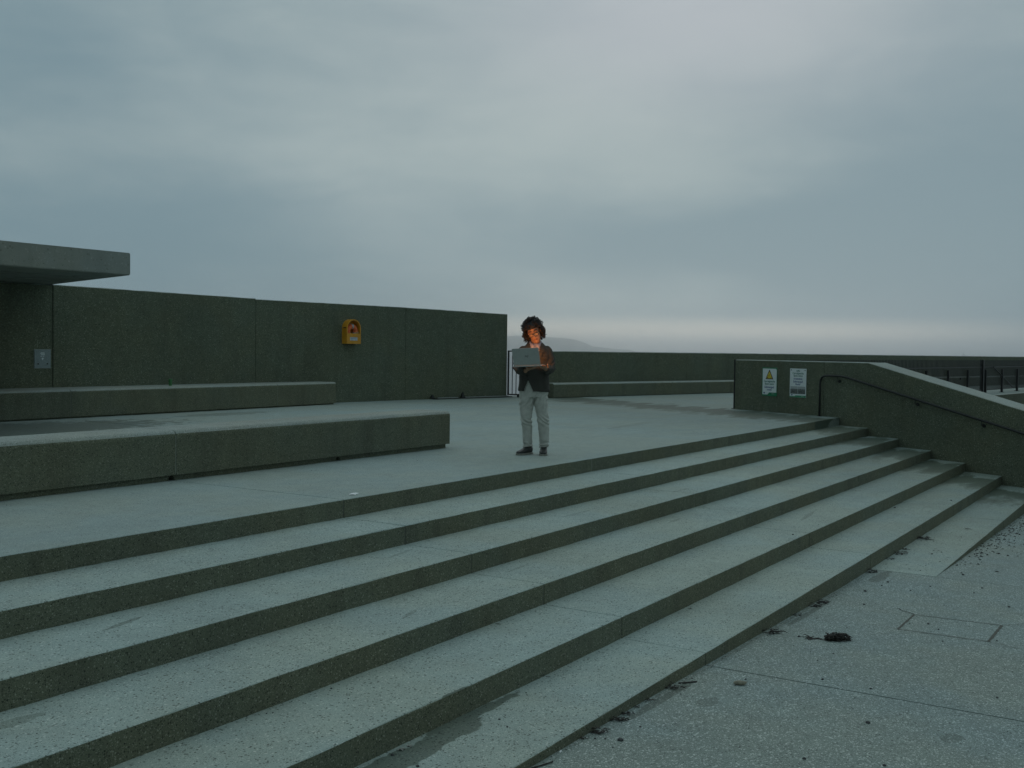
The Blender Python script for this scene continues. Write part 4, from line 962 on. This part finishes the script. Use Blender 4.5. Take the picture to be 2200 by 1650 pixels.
Dn_ = Vector((-Wn.y, Wn.x, 0.02)).normalized(); Dn_ = (Dn_ - Wn * Dn_.dot(Wn)).normalized(); Un = Wn.cross(Dn_); Un = Un if Un.z > 0 else -Un
BMx = Matrix(((Wn.x, Dn_.x, Un.x, HL.x), (Wn.y, Dn_.y, Un.y, HL.y), (Wn.z, Dn_.z, Un.z, HL.z - 0.004), (0, 0, 0, 1)))
rb_ = [(x + LW / 2, y + 0.108) for x, y in rrect(LW / 2, 0.106, 0.008)]
bs = MB().prism(rb_, -0.014, 0.0, 0, BMx).build('base', M_LAP, lt)
kk = MB()
for r_i in range(5):
    for c_i in range(14): kk.box(0.022 + c_i * 0.0200, 0.028 + r_i * 0.019, 0.0002, 0.022 + c_i * 0.0200 + 0.016, 0.028 + r_i * 0.019 + 0.0155, 0.0015, 0, BMx)
ko = kk.build('keyboard', M_KEYS, bs); ko['kind'] = 'stuff'
MB().box(0.10, 0.135, 0.0002, 0.22, 0.200, 0.001, 0, BMx).build('touchpad', M_LAPD, bs)

# ------------------------------------------------------------------ seaweed, pebbles and litter
random.seed(23)
def clump(name, x, y, z, size, mat, n_, flat=0.35, lens=1.0):
    mb = MB()
    for k in range(n_):
        a = random.uniform(0, 6.28); r = size * 0.5 * math.sqrt(random.random()) * 0.8
        px_, py_ = r * math.cos(a) * 1.15, r * math.sin(a) * 0.55; pz = size * flat * (1 - (r / (size * 0.5)) ** 4) * random.uniform(0.05, 0.85)
        th = random.uniform(0, 6.28); pts = []; p = Vector((px_, py_, pz)); ln = size * random.uniform(0.10, 0.22) * lens
        for j in range(5):
            pts.append(p.copy()); th += random.uniform(-0.9, 0.9); p = p + Vector((math.cos(th), math.sin(th) * 0.7, random.uniform(-0.5, 0.35))) * ln * 0.4; p.z = max(p.z, 0.003)
        rd = size * random.uniform(0.018, 0.05)
        mb.tube(pts, [rd * 0.5, rd, rd * 0.9, rd * 0.8, rd * 0.3], 5, 0, True, 0.6)
    o = mb.build(name, mat); o.location = (x, y, z); o.rotation_euler = (0, 0, -YAW + random.uniform(-0.4, 0.4)); return o
tag(clump('seaweed_clump', 8.175, 2.235, gz(8.175), 0.195, M_WEED, 340, 0.33, 0.7), 'largest dark seaweed clump, lying alone on the pale pavement', 'seaweed')
tag(clump('seaweed_clump', 8.10, 2.41, gz(8.10), 0.115, M_WEED, 16, 0.12, 2.0), 'thin forked scrap of seaweed just left of the largest clump', 'seaweed')
W7 = [(13.503, 2.756, 0.0806), (12.67, 2.729, 0.0381), (12.333, 2.762, 0.0652), (11.96, 2.783, 0.0399), (11.161, 2.776, 0.0684), (9.432, 2.752, 0.0666), (9.251, 2.786, 0.0554), (8.803, 2.79, 0.035), (8.083, 2.784, 0.0718),
      (6.28, 2.774, 0.05), (5.655, 2.789, 0.0387), (5.526, 2.796, 0.0504), (5.279, 2.791, 0.0529), (5.963, 2.771, 0.0256), (5.806, 2.78, 0.0209), (5.147, 2.799, 0.023)]
for (x, y, sz) in W7:
    z = -0.921 if x > 11.4 else gz(x); sz *= 2.1
    y = min(y, 2.775 - sz * 0.42)
    tag(clump('seaweed_scrap', x, y, z, sz, random.choice((M_WEED, M_WEED, M_WEEDB)), 22, 0.3, 1.5), 'small dark seaweed scrap lying along the foot of the lowest long riser', 'seaweed', 'seaweed scraps along the foot of the bottom steps')
for (x, y, z, sz) in [(14.635, 2.399, -0.921, 0.0534), (12.556, 2.425, -0.921, 0.041), (6.228, 4.015, -0.614, 0.03), (5.454, 3.375, -0.7675, 0.022), (5.824, 3.375, -0.7675, 0.02), (8.014, 3.36, -0.7675, 0.03)]:
    tag(clump('seaweed_scrap', x, y, z, sz * 1.3, M_WEED, 12, 0.22, 1.8), 'tiny dark seaweed scrap dropped on one of the step treads', 'seaweed', 'seaweed scraps on the step treads')
def pebble_mesh(k):
    bm = bmesh.new(); bmesh.ops.create_icosphere(bm, subdivisions=2, radius=0.5)
    for v in bm.verts: v.co *= 1 + 0.35 * noise.noise(v.co * 2.2 + Vector((k * 3.1, 0, 0))); v.co.z *= 0.62
    me = bpy.data.meshes.new('pebble'); bm.to_mesh(me); bm.free(); me.polygons.foreach_set('use_smooth', [True] * len(me.polygons)); return me
PM = [pebble_mesh(k) for k in range(5)]
for q in PM: q.materials.append(M_PEB)
PEB = [(10.749, 2.472, 0.0196), (10.552, 2.48, 0.0128), (10.193, 2.543, 0.0219), (9.598, 2.402, 0.0177), (10.795, 2.09, 0.0128), (11.609, 1.939, 0.0204), (11.015, 1.67, 0.016), (10.735, 1.694, 0.0141), (10.029, 1.825, 0.009), (10.304, 1.339, 0.0177), (7.761, 2.15, 0.0097), (8.644, 1.575, 0.0102), (7.056, 2.02, 0.0155), (7.035, 1.706, 0.0151), (6.335, 1.548, 0.0214), (5.549, 1.674, 0.0158), (5.697, 1.304, 0.0156), (6.751, 2.432, 0.011), (7.321, 1.004, 0.0127), (10.49, 2.205, 0.0126), (9.176, 1.785, 0.0164), (9.03, 1.679, 0.012), (9.098, 1.912, 0.0096), (8.918, 1.237, 0.0116), (8.1, 2.505, 0.018),
       (5.237, 2.58, 0.0259), (5.18, 2.704, 0.0107), (5.208, 2.658, 0.0092), (5.499, 2.587, 0.0111), (5.116, 2.565, 0.0075), (6.202, 2.649, 0.0078)]
def pebble(x, y, z, sz, label, group):
    o = bpy.data.objects.new('pebble', random.choice(PM)); COL.objects.link(o); o.location = (x, y, z + sz * 0.22); s_ = sz * 1.25; o.scale = (s_, s_, s_); o.rotation_euler = (0, 0, random.uniform(0, 6.28))
    tag(o, label, 'pebble', group)
for (x, y, sz) in PEB:
    lb_, gr_ = 'small dark pebble lying loose on the pale pavement below the steps', 'pebbles on the pavement'
    if 8.80 < x < 9.52 and 1.22 < y < 1.97: lb_, gr_ = 'small dark pebble lying on the rectangular patch in the pavement', 'pebbles on the pavement patch'
    elif abs(x - 6.95) < 0.16: lb_, gr_ = 'small dark pebble caught on the long straight pavement joint', 'pebbles on the pavement joint'
    elif sz > 0.025: lb_, gr_ = 'largest dark pebble, just off the bottom riser near the seaweed scraps', None
    elif x < 6.4 and y > 2.5: lb_, gr_ = 'small dark pebble close to the foot of the bottom riser', 'pebbles by the bottom riser'
    elif sz > 0.021 and x < 7: lb_, gr_ = 'larger lone dark pebble on open pavement in front of the joint', None
    pebble(x, y, gz(x), sz, lb_, gr_)
for (x, y, z, sz) in [(4.997, 3.205, -0.7675, 0.0109), (4.922, 3.104, -0.7675, 0.0099), (4.689, 3.106, -0.7675, 0.0059), (4.251, 3.36, -0.7675, 0.0142), (4.206, 3.168, -0.7675, 0.0151), (4.564, 3.91, -0.614, 0.0054), (4.663, 3.824, -0.614, 0.005), (4.515, 4.0, -0.614, 0.0094), (4.02, 4.0, -0.614, 0.0066), (4.045, 3.98, -0.614, 0.0066), (5.477, 3.326, -0.7675, 0.0075), (11.08, 3.513, -0.614, 0.0158), (16.16, 2.881, -0.7675, 0.019), (14.906, 3.36, -0.7675, 0.0225), (11.877, 3.481, -0.614, 0.0112)]:
    pebble(x, y, z, sz, 'small dark pebble lying on one of the lower step treads', 'pebbles on the step treads')
st = bpy.data.objects.new('stone', pebble_mesh(9)); st.data.materials.append(M_STONE); COL.objects.link(st); st.location = (6.618, 2.42, gz(6.618) + 0.012); st.scale = (0.085, 0.05, 0.055); st.rotation_euler = (0, 0, -YAW)
tag(st, 'flat tan stone on the pavement near the paving joint', 'stone')
def shell(x, y, z, r, label):
    mb = MB(); n_ = 14; vs = [(0, -r, 0.002)]
    for k in range(n_ + 1):
        a = -0.15 + (math.pi + 0.3) * k / n_; vs.append((r * math.cos(a) * 1.05, r * math.sin(a) * 0.8, 0.003 + 0.0025 * (k % 2)))
    for k in range(n_ + 1):
        a = -0.15 + (math.pi + 0.3) * k / n_; vs.append((r * 0.5 * math.cos(a), -r * 0.2 + r * 0.42 * math.sin(a), r * 0.55 + 0.002 * (k % 2)))
    fs = []
    for k in range(n_): fs += [(1 + k, 2 + k, n_ + 3 + k, n_ + 2 + k), (0, n_ + 2 + k, n_ + 3 + k)]
    o = mb.add(vs, fs).build('shell', M_SHELL); o.location = (x, y, z); o.rotation_euler = (0, 0, -YAW + 0.5); tag(o, label, 'shell')
shell(4.331, 3.365, -0.7675, 0.020, 'larger pale seashell on the wet bottom tread')
shell(4.395, 3.362, -0.7675, 0.015, 'smaller pale seashell on the wet bottom tread')
def stick(a, b_, r, label, mat):
    a = Vector((a[0], a[1], gz(a[0]) + r)); b_ = Vector((b_[0], b_[1], gz(b_[0]) + r)); pts = [a.lerp(b_, i / 6) + Vector((noise.noise(Vector((i, a.x, 0))), noise.noise(Vector((i, a.y, 3))), 0)) * 0.004 for i in range(7)]
    tag(MB().tube(pts, [r * (0.8 + 0.4 * noise.noise(Vector((i * 1.3, a.x, 2)))) for i in range(7)], 7).build('stick', mat), label, 'stick')
stick((6.40, 2.745), (6.497, 2.665), 0.006, 'short dark stick lying just off the bottom riser', M_WEED)
stick((4.60, 2.755), (4.74, 2.715), 0.0055, 'dark stick at the near end of the bottom riser', M_WEED)
o = MB().tube([(0, 0, 0.004), (0.026, 0.006, 0.004)], 0.004, 8).build('cigarette_end', M_LITTER); o.location = (4.876, 2.752, gz(4.876)); tag(o, 'white cigarette end at the foot of the bottom riser', 'litter')
mb = MB(); vs = []
for i in range(5):
    for j in range(3): vs.append((-0.055 + 0.0275 * i, -0.03 + 0.03 * j + 0.006 * math.sin(i), 0.003 + 0.010 * abs(noise.noise(Vector((i * 1.3, j * 1.7, 0))))))
mb.add(vs, [(i * 3 + j, i * 3 + j + 1, i * 3 + j + 4, i * 3 + j + 3) for i in range(4) for j in range(2)])
o = mb.build('paper_scrap', M_LITTER); o.location = (7.211, 6.152, 0.0); o.rotation_euler = (0, 0, 0.5); sld = o.modifiers.new('t', 'SOLIDIFY'); sld.thickness = 0.001
tag(o, 'crumpled white scrap on the plaza edge above the top step', 'litter')
# fine loose seaweed crumbs blown against the lowest step, too many to count
mb = MB()
def crumb(x, y, z, sz):
    a = random.uniform(0, 6.28); l_ = sz * random.uniform(0.8, 2.4); w_ = sz * random.uniform(0.4, 0.9); h_ = sz * random.uniform(0.25, 0.6); ca, sa_ = math.cos(a), math.sin(a)
    p = [(-l_ * .5, 0, 0), (0, -w_ * .5, 0), (l_ * .5, w_ * .1, 0), (0.1 * l_, w_ * .5, 0), (0, 0, h_)]
    mb.add([(x + u * ca - v * sa_, y + u * sa_ + v * ca, z + q + 0.001) for u, v, q in p], [(0, 1, 4), (1, 2, 4), (2, 3, 4), (3, 0, 4), (0, 3, 2, 1)])
for k in range(520):
    s_ = random.triangular(11.6, 19.5, 15.5); t_ = 2.13 - abs(random.gauss(0, 0.30)) * (0.5 + (s_ - 11.6) * 0.09)
    crumb(s_, t_, gz(s_), random.uniform(0.006, 0.026))
for k in range(60):
    s_ = random.uniform(11.5, 14.5); t_ = random.uniform(2.2, 2.76); crumb(s_, t_, -0.921, random.uniform(0.005, 0.013))
tag(mb.build('seaweed_crumbs', M_WEED), 'scatter of fine dark seaweed crumbs against the lowest step', kind='stuff')
mb = MB()
for k in range(420):
    i = random.randint(2, 6); s_ = random.uniform(2.5, 18); t_ = T[i] + 0.02 + (T[i - 1] - T[i] - 0.05) * (1 - random.random() ** 2); crumb(s_, t_, -RIS * (i - 1), random.uniform(0.003, 0.0085))
for k in range(260):
    s_ = random.uniform(4.5, 20); t_ = random.uniform(6.1, 15); crumb(s_, t_, 0, random.uniform(0.004, 0.011))
for k in range(300):
    s_ = random.uniform(4, 12); t_ = random.uniform(0.2, 2.74); crumb(s_, t_, gz(s_), random.uniform(0.003, 0.009))
for k in range(120):
    s_ = random.uniform(4.4, 11.2); crumb(s_, 2.765 - abs(random.gauss(0, 0.03)), gz(s_), random.uniform(0.004, 0.012))
tag(mb.build('loose_grit', M_PEB), 'fine dark grit scattered over the steps, plaza and pavement', kind='stuff')
